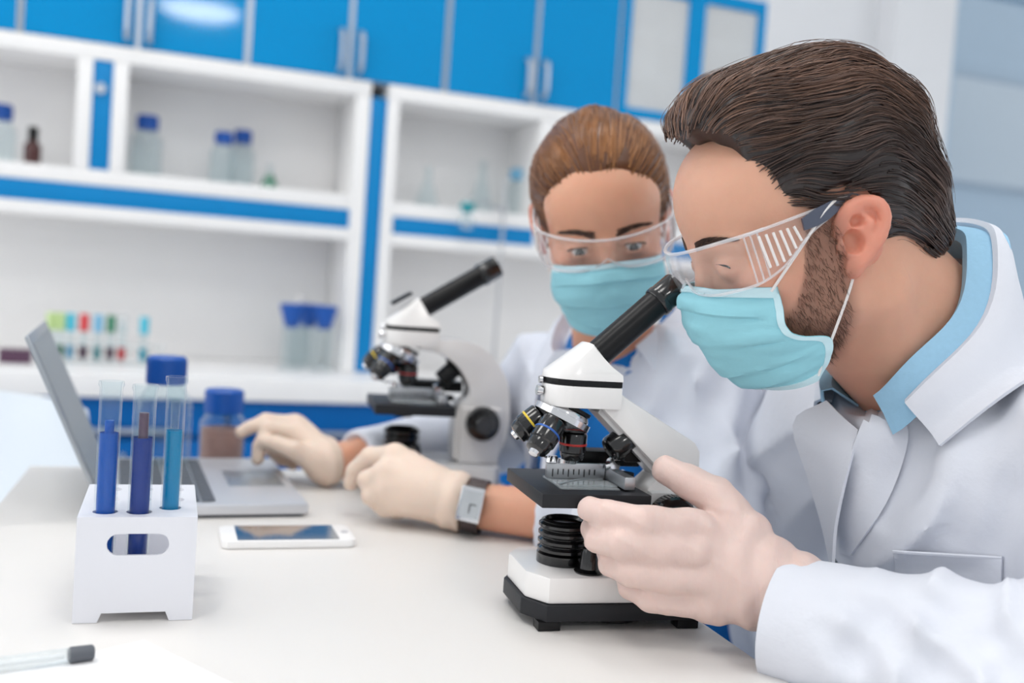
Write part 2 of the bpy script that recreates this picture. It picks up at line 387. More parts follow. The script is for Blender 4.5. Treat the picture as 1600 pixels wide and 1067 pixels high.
M['leather'] = mat('dark_watch_strap', srgb(70, 58, 58), 0.5, var=0.1, scale=90)
M['dial'] = mat('silver_dial', srgb(196, 200, 204), 0.25, metal=0.5, var=0.08, scale=80)
M['temple_grey'] = mat('smoky_temple_tip', srgb(72, 78, 96), 0.25, var=0.08, scale=40, coat=0.4)
for _n, _c in dict(s_cyan=(70, 190, 215), s_red=(215, 60, 66), s_green=(60, 130, 100), s_lime=(190, 215, 150), s_purple=(84, 52, 78), s_teal=(0, 150, 160), s_sky=(120, 185, 220), s_plum=(88, 58, 82)).items():
    M[_n] = mat(_n[2:] + '_sample', srgb(*_c), 0.3, var=0.05)
# ================================================================== THE ROOM
WA = radians(21.0); W0 = np.array([-0.401, 2.974, 0.0])
_w = np.array([cos(WA), sin(WA), 0]); _n = np.array([-sin(WA), cos(WA), 0])
def wl(s, t, z): return W0 + _w*s + _n*t + np.array([0, 0, z])      # along the cabinet wall, into it, up
def wall_st(px, py, t):                                              # where a sight line meets a plane parallel to the cabinet wall
    a = ray(px, py); k = ((W0 + _n*t - CAM) @ _n)/(a @ _n); q = CAM + k*a - W0; return q @ _w, q[2]
def struct(name, mb, m):
    o = mb.build(name, m, None, smooth=False); o['kind'] = 'structure'; o.location = W0; o.rotation_euler = (0, 0, WA); return o
struct('floor', MB().box(-3.6, 4.6, -5.0, 1.9, -0.05, 0.0), M['floor'])
struct('ceiling', MB().box(-3.6, 4.6, -3.4, 0.46, 3.4, 3.5), M['ceiling'])
struct('wall_back', MB().box(-3.6, 2.26, 0.36, 0.46, 0.0, 3.4), M['wall'])
struct('wall_far', MB().box(1.6, 5.6, 1.8, 1.9, 0.0, 3.4), mat('pale_blue_render', srgb(218, 228, 237), 0.8, var=.03, scale=3))
struct('trim_1', MB().box(1.98, 2.26, 0.24, 0.359, 0.0, 3.4, 0.004), M['wall'])       # white pillar beside the glazing
w1 = struct('window_1', MB().box(2.27, 2.33, 0.30, 0.38, 0.0, 3.4).box(2.33, 3.8, 0.30, 0.38, 0.0, 0.12).box(2.33, 3.8, 0.30, 0.38, 2.36, 2.42)
            .box(3.75, 3.8, 0.30, 0.38, 0.12, 3.4).box(3.0, 3.04, 0.30, 0.38, 0.12, 2.36), mat('pale_blue_frame', srgb(176, 200, 220), 0.4))
MB().box(2.33, 3.0, 0.335, 0.345, 0.12, 2.36).build('pane', M['pane'], w1)
MB().box(3.04, 3.75, 0.335, 0.345, 0.12, 2.36).build('pane', M['pane'], w1)
tag(w1, 'pale blue framed glass partition at the right edge', 'window'); del w1['category']; w1['kind'] = 'structure'
# a white board on the far wall, seen through the glazing
wb = thing('wall_board', 'white wall board seen through the glazing at the right edge', 'board', wl(0, 0, 0), WA)
MB().box(3.62, 4.5, 1.768, 1.798, 1.86, 2.45, 0.004).build('panel', M['white_lam'], wb)
MB().box(3.6, 4.52, 1.775, 1.799, 1.84, 1.86).box(3.6, 4.52, 1.775, 1.799, 2.45, 2.47).build('frame', M['alu'], wb)

# ceiling lamps of the room
def ceiling_lamp(loc, label, r, power=12.0):
    t = thing('ceiling_lamp', label, 'lamp', loc, 0, 'round ceiling lamps')
    MB().lathe([(0, 0.06), (r*0.55, 0.06), (r*1.02, 0.03), (r*1.02, 0.0), (r*0.97, 0.0), (r*0.97, 0.025), (0, 0.03)], (0, 0, 0)).build('housing', M['white_metal'], t)
    MB().lathe([(0, -0.06), (r*0.5, -0.052), (r*0.8, -0.03), (r*0.96, 0.0), (r*0.96, 0.012), (0, 0.012)], (0, 0, 0), seg=40).build('shade', mat('lit_opal_shade', (1, 1, 1), 0.4, emit=((1, 0.985, 0.95), power)), t)
    return t
# the lamp whose image shows in the gloss of an upper door
_d = ray(312, 22); _k = ((W0 - CAM) @ _n)/(_d @ _n); _hit = CAM + _k*_d; _rd = _d - 2*(_d @ _n)*_n
_lp = _hit + _rd*((3.31 - _hit[2])/_rd[2])
ceiling_lamp((_lp[0], _lp[1], 3.34), 'round opal ceiling lamp mirrored in a glossy upper cabinet door', 0.36, 40.0)
ceiling_lamp((1.0, -0.3, 3.34), 'round opal ceiling lamp behind the camera to the right', 0.42, 7.5)
ceiling_lamp((0.0, 1.55, 3.34), 'round opal ceiling lamp above the lab bench', 0.42, 7.5)
ceiling_lamp((-1.2, 1.2, 3.34), 'round opal ceiling lamp in front of the open shelves', 0.42, 7.5)
ceiling_lamp((-0.7, -0.4, 3.34), 'round opal ceiling lamp behind the camera to the left', 0.42, 7.5)

# ------------------------------------------------------------------ upper cabinets
ZB, ZT = 1.605, 2.04
def cabinet(s0, s1, label, doors, handles, glass=False):
    t = thing('upper_cabinet', label, 'cabinet', wl(0, 0, 0), WA, 'upper cabinets on the back wall')
    b = MB().box(s0, s1, 0.33, 0.355, ZB, ZT).box(s0, s0+0.016, 0.022, 0.33, ZB, ZT).box(s1-0.016, s1, 0.022, 0.33, ZB, ZT) \
            .box(s0+0.016, s1-0.016, 0.022, 0.33, ZB, ZB+0.016).box(s0+0.016, s1-0.016, 0.022, 0.33, ZT-0.016, ZT)
    b.build('body', M['white_lam'], t, smooth=False)
    if glass:
        for k, z in enumerate((1.74, 1.885)): MB().box(s0+0.017, s1-0.017, 0.05, 0.329, z, z+0.014).build('shelf', M['white_lam'], t)
    for (d0, d1), h in zip(doors, handles):
        if glass:
            f = 0.03
            d = MB().box(d0, d0+f, 0, 0.02, ZB+0.002, ZT).box(d1-f, d1, 0, 0.02, ZB+0.002, ZT).box(d0+f, d1-f, 0, 0.02, ZB+0.002, ZB+0.032).box(d0+f, d1-f, 0, 0.02, ZT-0.04, ZT).build('door', M['blue_door'], t, smooth=False)
            MB().box(d0+f, d1-f, 0.008, 0.012, ZB+0.032, ZT-0.04).build('pane', M['frosted'], d)
        else:
            d = MB().box(d0+0.007, d1-0.007, 0, 0.02, ZB+0.002, ZT, 0.0015).build('door', M['blue_door'], t, smooth=False)
            for e0, e1 in ((d0+0.0005, d0+0.0065), (d1-0.0065, d1-0.0005)): MB().box(e0, e1, -0.002, 0.02, ZB+0.001, ZT).build('edge_profile', M['alu'], d)
        if h:
            x = d0+0.028 if h < 0 else d1-0.028
            MB().tube(spline([(x, -0.001, ZB+0.02), (x, -0.026, ZB+0.03), (x, -0.03, ZB+0.075), (x, -0.026, ZB+0.12), (x, -0.001, ZB+0.13)], 14), 0.0075, 8).build('handle', M['alu'], d)
    return t
cabinet(-1.53, -0.965, 'leftmost blue upper cabinet cut by the left picture edge', [(-1.53, -1.248), (-1.248, -0.965)], [0, 0])
cabinet(-0.963, -0.402, 'blue upper cabinet whose door mirrors the bright lamp', [(-0.963, -0.682), (-0.682, -0.402)], [1, -1])
cabinet(-0.400, 0.162, 'blue upper cabinet above the long open niche', [(-0.400, -0.120), (-0.120, 0.162)], [1, -1])
cabinet(0.164, 0.722, 'blue upper cabinet above the head of the woman', [(0.164, 0.444), (0.444, 0.722)], [1, -1])
cabinet(0.726, 1.246, 'glass-fronted blue upper cabinet at the right end of the row', [(0.726, 0.988), (0.988, 1.246)], [0, 0], True)
for i, (s, z, h, label) in enumerate(((0.83, 1.621, 0.10, 'white carton on the lowest shelf behind the left glass door'), (0.86, 1.754, 0.11, 'white carton on the middle shelf behind the left glass door'), (1.1, 1.621, 0.07, 'low white carton behind the right glass door'))):
    c = thing('carton', label, 'box', wl(s, 0.16, z), WA, 'cartons in the glass cabinet')
    MB().box(-0.06, 0.06, -0.05, 0.05, 0, h, 0.002).build('body', M['paper'], c); MB().box(-0.0605, 0.0605, -0.01, 0.01, 0.002, h+0.0006).build('tape', M['white_lam'], c)

# ------------------------------------------------------------------ open shelving between counter and upper cabinets
CT = 0.772
def panel(s0, s1, t0, t1, z0, z1): return MB().box(s0, s1, t0, t1, z0, z1, 0.0015)
def shelf_unit(label, parts):
    t = thing('shelf_unit', label, 'shelf unit', wl(0, 0, 0), WA, 'open shelf units under the upper cabinets')
    for name, box, m in parts: panel(*box).build(name, M[m], t)
    return t
u1 = shelf_unit('white open shelf unit with a long blue front band and blue upright', [
    ('top_panel', (-1.53, -0.052, 0.0, 0.33, 1.563, 1.604), 'white_lam'),
    ('shelf', (-1.53, -0.0935, 0.002, 0.33, 1.2375, 1.278), 'white_lam'),
    ('front_band', (-1.53, -0.0935, 0.004, 0.03, 1.183, 1.237), 'blue_strip'),
    ('lower_rail', (-1.53, -0.0935, 0.002, 0.33, 1.150, 1.1825), 'white_lam'),
    ('upright', (-0.825, -0.7875, 0.0, 0.33, 1.2785, 1.5625), 'white_lam'),
    ('upright', (-0.7375, -0.700, 0.0, 0.33, 1.2785, 1.5625), 'white_lam'),
    ('upright_front', (-0.787, -0.738, 0.004, 0.03, 1.2785, 1.5625), 'blue_strip'),
    ('side_panel', (-0.093, -0.052, 0.0, 0.33, CT+0.001, 1.5625), 'white_lam'),
    ('back_panel', (-1.53, -0.094, 0.262, 0.276, CT+0.001, 1.6), 'white_lam')])
_s, _z = wall_st(157, 138, 0.0)
MB().cyl((_s, -0.004, _z), (_s, 0.003, _z), 0.014, bev=0.001).build('screw_cover', M['alu'], u1)
u2 = shelf_unit('white open shelf unit with a short blue front band behind the woman', [
    ('top_panel', (-0.002, 1.246, 0.0, 0.33, 1.563, 1.604), 'white_lam'),
    ('side_panel', (-0.002, 0.033, 0.0, 0.33, CT+0.001, 1.5625), 'white_lam'),
    ('shelf', (0.0335, 1.21, 0.002, 0.33, 1.2295, 1.27), 'white_lam'),
    ('front_band', (0.036, 0.476, 0.004, 0.03, 1.179, 1.229), 'blue_strip'),
    ('front_band', (0.55, 1.205, 0.004, 0.03, 1.179, 1.229), 'blue_strip'),
    ('upright', (0.478, 0.548, 0.003, 0.33, 1.2705, 1.5625), 'white_lam'),
    ('band_block', (0.4765, 0.5495, 0.003, 0.33, 1.179, 1.229), 'white_lam'),
    ('lower_rail', (0.0335, 1.21, 0.002, 0.33, 1.146, 1.1785), 'white_lam'),
    ('side_panel', (1.2105, 1.246, 0.0, 0.33, CT+0.001, 1.5625), 'white_lam'),
    ('back_panel', (0.034, 1.21, 0.262, 0.276, CT+0.001, 1.6), 'white_lam')])
fs = thing('filler_strip', 'tall blue filler strip standing on the counter between the two open shelf units', 'panel', wl(0, 0, 0), WA)
MB().box(-0.0505, -0.0035, 0.004, 0.03, CT+0.001, 1.5625, 0.001).build('front', M['blue_strip'], fs)
MB().box(-0.05, -0.004, 0.03, 0.05, CT+0.001, 1.5625).build('backing', M['white_lam'], fs)

ct = thing('counter', 'long white counter running under the open shelf units', 'counter', wl(0, 0, 0), WA)
MB().box(-1.9, 1.30, -0.31, 0.355, 0.716, CT, 0.003).build('worktop', M['white_lam'], ct)
MB().box(-1.9, 1.30, 0.345, 0.358, CT, CT+0.001).build('sealant', M['alu'], ct)
def base_cabinet(s0, s1, label):
    t = thing('base_cabinet', label, 'cabinet', wl(0, 0, 0), WA, 'blue base cabinets under the counter')
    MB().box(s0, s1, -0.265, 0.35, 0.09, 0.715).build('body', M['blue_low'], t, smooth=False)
    MB().box(s0+0.01, s1-0.01, -0.22, 0.33, 0.0, 0.089).build('plinth', M['black_satin'], t)
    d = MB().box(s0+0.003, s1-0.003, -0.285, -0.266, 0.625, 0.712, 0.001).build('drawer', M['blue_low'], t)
    MB().box(s0+0.12, s1-0.12, -0.299, -0.286, 0.628, 0.640, 0.001).build('handle', M['alu'], d)
    m = (s0+s1)/2
    for a, b in ((s0+0.003, m-0.002), (m+0.002, s1-0.003)):
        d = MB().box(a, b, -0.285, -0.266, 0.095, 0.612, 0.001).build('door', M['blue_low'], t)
        MB().box(a+0.02 if a > m else b-0.03, a+0.03 if a > m else b-0.02, -0.299, -0.286, 0.46, 0.58, 0.001).build('handle', M['alu'], d)
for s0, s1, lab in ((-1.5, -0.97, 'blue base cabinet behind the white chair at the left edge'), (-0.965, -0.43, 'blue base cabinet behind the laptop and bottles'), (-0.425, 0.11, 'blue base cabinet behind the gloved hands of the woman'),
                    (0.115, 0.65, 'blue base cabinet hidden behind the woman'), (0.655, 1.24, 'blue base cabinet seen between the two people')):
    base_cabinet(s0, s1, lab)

# ------------------------------------------------------------------ bottles and glassware on the shelves
def bottle(loc, h, r, label, group=None, cap='cap_blue', body='glass', fill=None, fillh=0.4, name='lab_bottle', caph=0.16, neck=0.55, capr=None):
    t = thing(name, label, 'bottle', loc, 0, group)
    hb = h*(1-caph)
    prof = [(0, 0.001), (r*0.93, 0.001), (r, r*0.10), (r, hb*0.68), (r*0.93, hb*0.78), (r*neck*1.05, hb*0.90), (r*neck, hb*0.93), (r*neck, hb), (r*neck*0.86, hb), (r*neck*0.86, hb*0.93), (r*0.85, hb*0.78), (r*0.93, hb*0.68), (r*0.93, 0.004), (0, 0.004)]
    MB().lathe(prof).build('body', M[body], t)
    cr = capr or r*neck*1.22
    c = MB().lathe([(0, hb*0.925), (cr, hb*0.925), (cr, h-0.003), (cr-0.003, h), (0, h)], seg=32).build('cap', M[cap], t)
    if h > 0.11:
        rb = MB()
        for k in range(28):
            a = 2*pi*k/28; rb.box(-0.0012, 0.0012, -0.0008, 0.0008, hb*0.935, h-0.005)
            nv = 8; rot = Matrix.Rotation(a, 4, 'Z') @ Matrix.Translation((0, -cr, 0)); rb.v[-nv:] = [tuple(rot @ Vector(q)) for q in rb.v[-nv:]]
        rb.build('grip_ribs', M[cap], c)
    if fill: MB().lathe([(0, 0.005), (r*0.915, 0.005), (r*0.915, hb*fillh), (0, hb*fillh+0.002)]).build('contents', M[fill], t)
    return t
def shelf_at(px, py, t, z):
    s, _ = wall_st(px, py, t); return tuple(wl(s, t, z))
Z1, Z2 = 1.2785, 1.2705
bottle(shelf_at(2, 230, 0.16, Z1), 0.16, 0.036, 'clear blue-capped bottle at the left edge of the shelf', 'blue-capped bottles on the shelf', caph=0.2)
bottle(shelf_at(51, 230, 0.14, Z1), 0.108, 0.022, 'small dark brown bottle with a black cap', None, cap='black', body='amber', name='dropper_bottle', caph=0.28, neck=0.5)
bottle(shelf_at(229, 230, 0.15, Z1), 0.175, 0.042, 'clear blue-capped bottle alone beside the blue upright', 'blue-capped bottles on the shelf')
bottle(shelf_at(348, 250, 0.12, Z1), 0.150, 0.036, 'clear blue-capped bottle, front one of the overlapping pair', 'blue-capped bottles on the shelf')
bottle(shelf_at(378, 250, 0.20, Z1), 0.172, 0.036, 'clear blue-capped bottle, rear one of the overlapping pair', 'blue-capped bottles on the shelf')
def flask(loc, h, r, label, fill=None, fillh=0.3, group=None, stopper=None):
    t = thing('conical_flask', label, 'flask', loc, 0, group)
    MB().lathe([(0, 0.001), (r, 0.001), (r, 0.006), (r*0.28, h*0.7), (r*0.28, h*0.96), (r*0.36, h), (r*0.31, h), (r*0.24, h*0.94), (r*0.24, h*0.7), (r*0.94, 0.008), (0, 0.004)]).build('glass_body', M['glass'], t)
    if fill:
        f = fillh; MB().lathe([(0, 0.005), (r*0.92, 0.008), (r*(0.92-0.68*f/0.7), h*f), (0, h*f)]).build('contents', M[fill], t)
    if stopper: MB().lathe([(0, h*0.92), (r*0.22, h*0.92), (r*0.4, h*1.1), (0, h*1.1)]).build('stopper', M[stopper], t)
    return t
flask(shelf_at(421, 285, 0.14, Z1), 0.075, 0.03, 'tiny conical flask with green contents on the shelf', 's_green', 0.62)
flask(shelf_at(668, 300, 0.15, Z2), 0.13, 0.04, 'empty conical flask left on the shelf behind the woman', group='empty flasks behind the woman')
flask(shelf_at(752, 310, 0.19, Z2), 0.17, 0.042, 'tall empty conical flask beside the teal round flask', group='empty flasks behind the woman')
bottle(shelf_at(806, 310, 0.16, Z2), 0.155, 0.036, 'pale blue-capped bottle on the shelf next to the hair of the woman', 'blue-capped bottles on the shelf', cap='s_sky')

# retort stand with a round flask in front of the shelf
q = shelf_at(786, 400, -0.06, CT+0.001)
rs = thing('retort_stand', 'thin steel retort stand on the counter beside the head of the woman', 'lab stand', q, WA)
MB().box(-0.06, 0.06, -0.05, 0.05, 0, 0.012, 0.002).build('base', M['alu'], rs)
MB().cyl((0, 0.02, 0.012), (0, 0.02, 0.60), 0.0045).build('rod', M['steel'], rs)
_cz = wall_st(735, 322, -0.04)[1]-CT
MB().tube([(0.0, 0.02, _cz), (-0.03, 0.015, _cz), (-0.082, 0.0, _cz+0.02)], 0.004).box(-0.01, 0.01, 0.01, 0.03, _cz-0.012, _cz+0.012, 0.002).build('clamp', M['steel'], rs)
fl = thing('round_flask', 'round flask with a teal stopper held by the retort stand clamp', 'flask', shelf_at(729, 345, -0.06, wall_st(729, 348, -0.06)[1]-0.022))
MB().lathe([(0, 0), (0.014, 0.003), (0.022, 0.012), (0.025, 0.024), (0.022, 0.036), (0.010, 0.046), (0.008, 0.052), (0.008, 0.09), (0.007, 0.09), (0.006, 0.05), (0.02, 0.034), (0.022, 0.024), (0.018, 0.01), (0, 0.003)]).build('glass_body', M['slide'], fl)
MB().lathe([(0, 0.05), (0.009, 0.05), (0.024, 0.066), (0.02, 0.078), (0, 0.08)]).build('stopper', M['s_teal'], fl)

# ------------------------------------------------------------------ things on the counter
q = shelf_at(163, 562, -0.03, CT+0.001)
rk = thing('sample_rack', 'clear rack of coloured sample tubes on the counter', 'rack', q, WA)
for z, nm in ((0.0, 'rack_base'), (0.045, 'rack_shelf')): MB().box(-0.145, 0.145, -0.03, 0.03, z, z+0.006, 0.001).build(nm, M['slide'], rk)
for x in (-0.142, 0.138): MB().box(x, x+0.004, -0.03, 0.03, 0.0065, 0.0445).build('rack_side', M['slide'], rk)
for px, top, bot, lab in ((78, 's_lime', 's_lime', 'sample tube with lime cap, leftmost in the clear rack'), (93, 's_lime', 's_green', 'sample tube with lime cap and green contents'), (109, 's_cyan', 's_sky', 'sample tube with cyan cap and pale blue contents'), (130, 's_red', 's_plum', 'sample tube with red cap and dark plum contents'),
                     (152, 's_sky', 's_teal', 'sample tube with sky blue cap and teal contents'), (172, 's_green', 's_purple', 'sample tube with green cap and dark purple contents'), (190, 'slide', 's_red', 'sample tube with clear cap and red contents'), (224, 's_cyan', 's_cyan', 'sample tube with cyan cap, rightmost in the clear rack')):
    s, _ = wall_st(px, 540, -0.03)
    t = thing('sample_tube', lab, 'tube', wl(s, -0.03, CT+0.0075), WA, 'coloured sample tubes in the clear rack')
    MB().lathe([(0, 0), (0.006, 0.001), (0.0105, 0.006), (0.0105, 0.10), (0.0095, 0.10), (0.0095, 0.007), (0, 0.002)], seg=14).build('glass_tube', M['glass'], t)
    MB().lathe([(0, 0.002), (0.006, 0.003), (0.0105, 0.008), (0.0105, 0.036), (0, 0.036)], seg=14).build('contents', M[bot], t)
    MB().lathe([(0, 0.075), (0.012, 0.075), (0.012, 0.118), (0.011, 0.12), (0, 0.12)], seg=14).build('cap', M[top], t)
q = shelf_at(24, 575, -0.10, CT+0.001)
t = thing('purple_box', 'small dark plum box on the counter at the left edge', 'box', q, WA)
MB().box(-0.036, 0.036, -0.03, 0.03, 0, 0.024, 0.002).build('body', M['s_plum'], t); MB().box(-0.037, 0.037, -0.031, 0.031, 0.0245, 0.034, 0.002).build('lid', M['s_plum'], t)
for px, t_, lab in ((452, -0.02, 'tall glass cylinder with blue conical stopper, leftmost of three'), (478, 0.06, 'tall glass cylinder with blue conical stopper, middle of three'), (503, -0.03, 'tall glass cylinder with blue conical stopper, rightmost of three')):
    c = thing('glass_cylinder', lab, 'cylinder', shelf_at(px, 570, t_, CT+0.001), WA, 'stoppered glass cylinders on the counter')
    MB().lathe([(0, 0), (0.034, 0), (0.034, 0.005), (0.027, 0.008), (0.025, 0.012), (0.025, 0.13), (0.0235, 0.13), (0.0235, 0.013), (0, 0.012)]).build('glass_body', M['glass'], c)
    MB().lathe([(0, 0.118), (0.016, 0.118), (0.022, 0.131), (0.034, 0.172), (0.036, 0.182), (0.03, 0.186), (0, 0.186)]).build('stopper', M['cap_blue'], c)
c = thing('round_stopper_bottle', 'clear bottle with a white ball stopper behind the glass cylinders', 'bottle', shelf_at(465, 570, 0.15, CT+0.001), WA)
MB().lathe([(0, 0), (0.03, 0), (0.03, 0.12), (0.012, 0.15), (0.012, 0.185), (0.011, 0.185), (0.01, 0.15), (0.028, 0.118), (0.028, 0.004), (0, 0.004)]).build('glass_body', M['glass'], c)
MB().lathe([(0, 0.18), (0.012, 0.184), (0.017, 0.196), (0.012, 0.208), (0, 0.212)]).build('stopper', M['white_metal'], c)

# ================================================================== THE BENCH
TA = radians(17.5); TZ = 0.75
tb0 = np.array([0.214, 0.835]); td = np.array([-sin(TA), cos(TA)]); tp = np.array([-cos(TA), -sin(TA)])
tbl = thing('lab_table', 'long white lab table in the foreground', 'table', (tb0[0], tb0[1], 0), TA)
# local frame: x to the right edge (0), y along the table
W_T, Y0, Y1 = 0.655, -0.62, 0.80
MB().box(-W_T, 0.0, Y0, Y1, TZ-0.032, TZ, 0.002).build('tabletop', M['table'], tbl)
for x in (-W_T+0.05, -0.09):
    for y in (Y0+0.05, Y1-0.09): MB().box(x, x+0.04, y, y+0.04, 0.0, TZ-0.033, 0.002).build('leg', M['grey_metal'], tbl)
MB().box(-W_T+0.09, -0.09, Y1-0.08, Y1-0.06, 0.62, TZ-0.033).box(-W_T+0.09, -0.09, Y0+0.06, Y0+0.08, 0.62, TZ-0.033).build('apron', M['grey_metal'], tbl)
def tz(x, y): return on_z(x, y, TZ)

# test tube rack
rp = tz(112, 975); rq = tz(299, 976); ra = radians(18.5); RW = float(np.linalg.norm((rq-rp)[:2])); RH = 0.085; RD = 0.13
rack = thing('test_tube_rack', 'white frosted acrylic test tube rack in the left foreground', 'rack', (rp[0], rp[1], TZ+0.0003), ra)
def slotted(w, h, sx0, sx1, sz0, sz1, fx0, fx1, fh):
    """front plate outline with rounded slot and foot cutout, as 2D loops"""
    outer = [(0, 0), (fx0, 0), (fx0+0.003, fh), (fx1-0.003, fh), (fx1, 0), (w, 0), (w, h), (0, h)]
    r = (sz1-sz0)/2; cz = (sz0+sz1)/2; slot = []
    for k in range(9): a = pi/2 + pi*k/8; slot.append((sx0+r+r*cos(a), cz+r*sin(a)))
    for k in range(9): a = -pi/2 + pi*k/8; slot.append((sx1-r+r*cos(a), cz+r*sin(a)))
    return outer, slot
def plate_with_holes(outer, holes, th, to3):
    bm = bmesh.new(); edges = []
    for loop in [outer]+holes:
        vs = [bm.verts.new(to3(q[0], q[1], 0)) for q in loop]
        edges += [bm.edges.new((vs[i], vs[(i+1) % len(vs)])) for i in range(len(vs))]
    bmesh.ops.triangle_fill(bm, use_beauty=True, use_dissolve=False, edges=edges)
    r = bmesh.ops.extrude_face_region(bm, geom=bm.faces[:])
    d = Vector(to3(0, 0, th)) - Vector(to3(0, 0, 0))
    bmesh.ops.translate(bm, vec=d, verts=[v for v in r['geom'] if isinstance(v, bmesh.types.BMVert)])
    return MB().bm(bm)
o2, sl = slotted(RW, RH-0.003, RW*0.25, RW*0.77, 0.054, 0.0715, RW*0.20, RW*0.80, 0.0075)
plate_with_holes(o2, [sl], 0.003, lambda x, z, h: (x, h, z)).build('front_panel', M['acrylic'], rack, smooth=False)
plate_with_holes(o2, [sl], 0.003, lambda x, z, h: (x, RD-0.003+h, z)).build('back_panel', M['acrylic'], rack, smooth=False)
TUB = [(0.215*RW, 0.020, 0.0088), (0.50*RW, 0.019, 0.0091), (0.765*RW, 0.034, 0.0080)]
circ = lambda x, y, r: [(x+r*cos(-2*pi*k/24), y+r*sin(-2*pi*k/24)) for k in range(24)]
holes = [circ(x, y, r+0.0008) for x, y, r in TUB] + [circ(x*RW, y, 0.0095) for x in (0.21, 0.5, 0.79) for y in (0.066, 0.108)]
plate_with_holes([(0, 0), (RW, 0), (RW, RD), (0, RD)], holes, 0.003, lambda x, y, h: (x, y, RH-0.003+h)).build('top_panel', M['acrylic'], rack, smooth=False)
MB().box(0.003, RW-0.003, 0.0035, RD-0.0035, 0.010, 0.013).build('lower_shelf', M['acrylic'], rack, smooth=False)
for (x, y, r), liq, lh, top, lab in zip(TUB, ('liq_blue', 'liq_navy', 'liq_cyan'), (0.150, 0.147, 0.151), (0.192, 0.190, 0.196),
        ('open test tube of mid blue liquid, leftmost in the white rack', 'open test tube of dark navy liquid, middle one in the white rack', 'open test tube of bright cyan liquid, rightmost in the white rack')):
    c, s = cos(ra), sin(ra)
    t = thing('test_tube', lab, 'test tube', (rp[0]+x*c-y*s, rp[1]+x*s+y*c, TZ+0.0138), ra, 'test tubes in the white rack')
    b0 = 0.05 if liq == 'liq_cyan' else 0.0
    H = top-0.014
    MB().lathe([(0, b0), (r*0.6, b0+r*0.2), (r, b0+r), (r, H-0.006), (r*1.13, H-0.003), (r*1.1, H), (r*0.95, H), (r*0.86, H-0.006), (r*0.86, b0+r), (r*0.5, b0+r*0.35), (0, b0+r*0.18)], seg=32).build('glass_tube', M['glass'], t)
    l0 = b0 + 0.002
    MB().lathe([(0, l0), (r*0.5, l0+r*0.25), (r*0.84, l0+r), (r*0.84, lh-0.014), (r*0.8, lh-0.0148), (0, lh-0.015)], seg=32).build('liquid', M[liq], t)
    if liq != 'liq_cyan': MB().cyl((0, 0, lh-0.03), (0, 0, lh-0.004 if liq == 'liq_blue' else lh+0.006), r*0.42, seg=16).build('dropper', M['liq_blue' if liq == 'liq_blue' else 's_plum'], t)
    else: MB().lathe([(r*0.34, lh-0.04), (r*0.45, lh), (r*0.5, H-0.018), (r*0.38, H-0.018), (r*0.3, lh-0.04)], seg=16).build('dropper', M['glass'], t)

# two screw-cap bottles at the far end of the bench
b1 = tz(252, 741); bottle((b1[0], b1[1], TZ), 0.164, 0.037, 'tall clear bottle with a blue screw cap behind the test tubes', None, caph=0.17, neck=0.6, capr=0.026)
b2 = tz(345, 722); bottle((b2[0], b2[1], TZ), 0.110, 0.034, 'squat clear bottle of brown powder with a blue screw cap', None, fill='powder', fillh=0.62, caph=0.25, neck=0.70, capr=0.0285)

# laptop, opened towards the woman
lb = tz(482, 808); la = radians(21.5)
lap = thing('laptop', 'open silver laptop with its lid leaning to the left', 'laptop', (lb[0], lb[1], TZ+0.0003), la)
LX, LY = 0.235, 0.31                                     # local x: towards the palm rest edge (0) from the hinge (-LX); y: away
MB().box(-LX, 0, 0, LY, 0.003, 0.016, 0.004).build('base', M['silver'], lap)
kb = MB().box(-LX+0.02, -0.112, 0.012, LY-0.012, 0.0160, 0.0166).build('keyboard_tray', M['silver_dark'], lap)
kw, kh = 0.0178, 0.0182
ky = MB().box(0, kw*0.86, 0, kh*0.86, 0, 0.0014, 0.0005).build('key', M['keys'], kb)
ky.location = (-LX+0.024, 0.016, 0.0167)
for i in range(6):
    for j in range(15):
        if i == 0 and j == 0: continue
        k2 = ky.copy(); COL.objects.link(k2); k2.location = (-LX+0.024+i*kw, 0.016+j*kh, 0.0167); k2.parent = kb
MB().box(-0.082, -0.012, LY*0.34, LY*0.66, 0.0160, 0.0166, 0.0002).build('touchpad', M['silver_dark'], lap)
MB().box(-LX+0.01, -0.006, 0.006, LY-0.006, 0.0, 0.0029).build('underside', M['keys'], lap)
lid = MB().box(-0.0025, 0.0025, 0, LY, 0, 0.205, 0.003)
tilt = Matrix.Translation((-LX+0.004, 0, 0.014)) @ Matrix.Rotation(radians(-24), 4, 'Y')
lid.xf(tilt); lo = lid.build('lid', M['silver_dark'], lap)
MB().box(0.0026, 0.0031, 0.012, LY-0.012, 0.012, 0.195).xf(tilt).build('screen', M['lap_screen'], lo)
MB().cyl((-LX+0.003, 0.04, 0.013), (-LX+0.003, LY-0.04, 0.013), 0.005).build('hinge', M['keys'], lap)

# smartphone
pb = tz(346, 859); pa = math.atan2(*(tz(556, 856)-pb)[[1, 0]])
ph = thing('smartphone', 'white smartphone lying flat in front of the laptop', 'phone', (pb[0], pb[1], TZ+0.0003), pa)
MB().prism([(0.006, 0), (0.134, 0), (0.14, 0.006), (0.14, 0.064), (0.134, 0.07), (0.006, 0.07), (0, 0.064), (0, 0.006)], 'z', 0, 0.0085, 0.002).build('body', M['white_lam'], ph)
MB().box(0.016, 0.122, 0.004, 0.066, 0.0085, 0.0089).build('screen', M['screen'], ph)
MB().cyl((0.132, 0.035, 0.0084), (0.132, 0.035, 0.0092), 0.004, seg=20).build('button', M['silver'], ph)

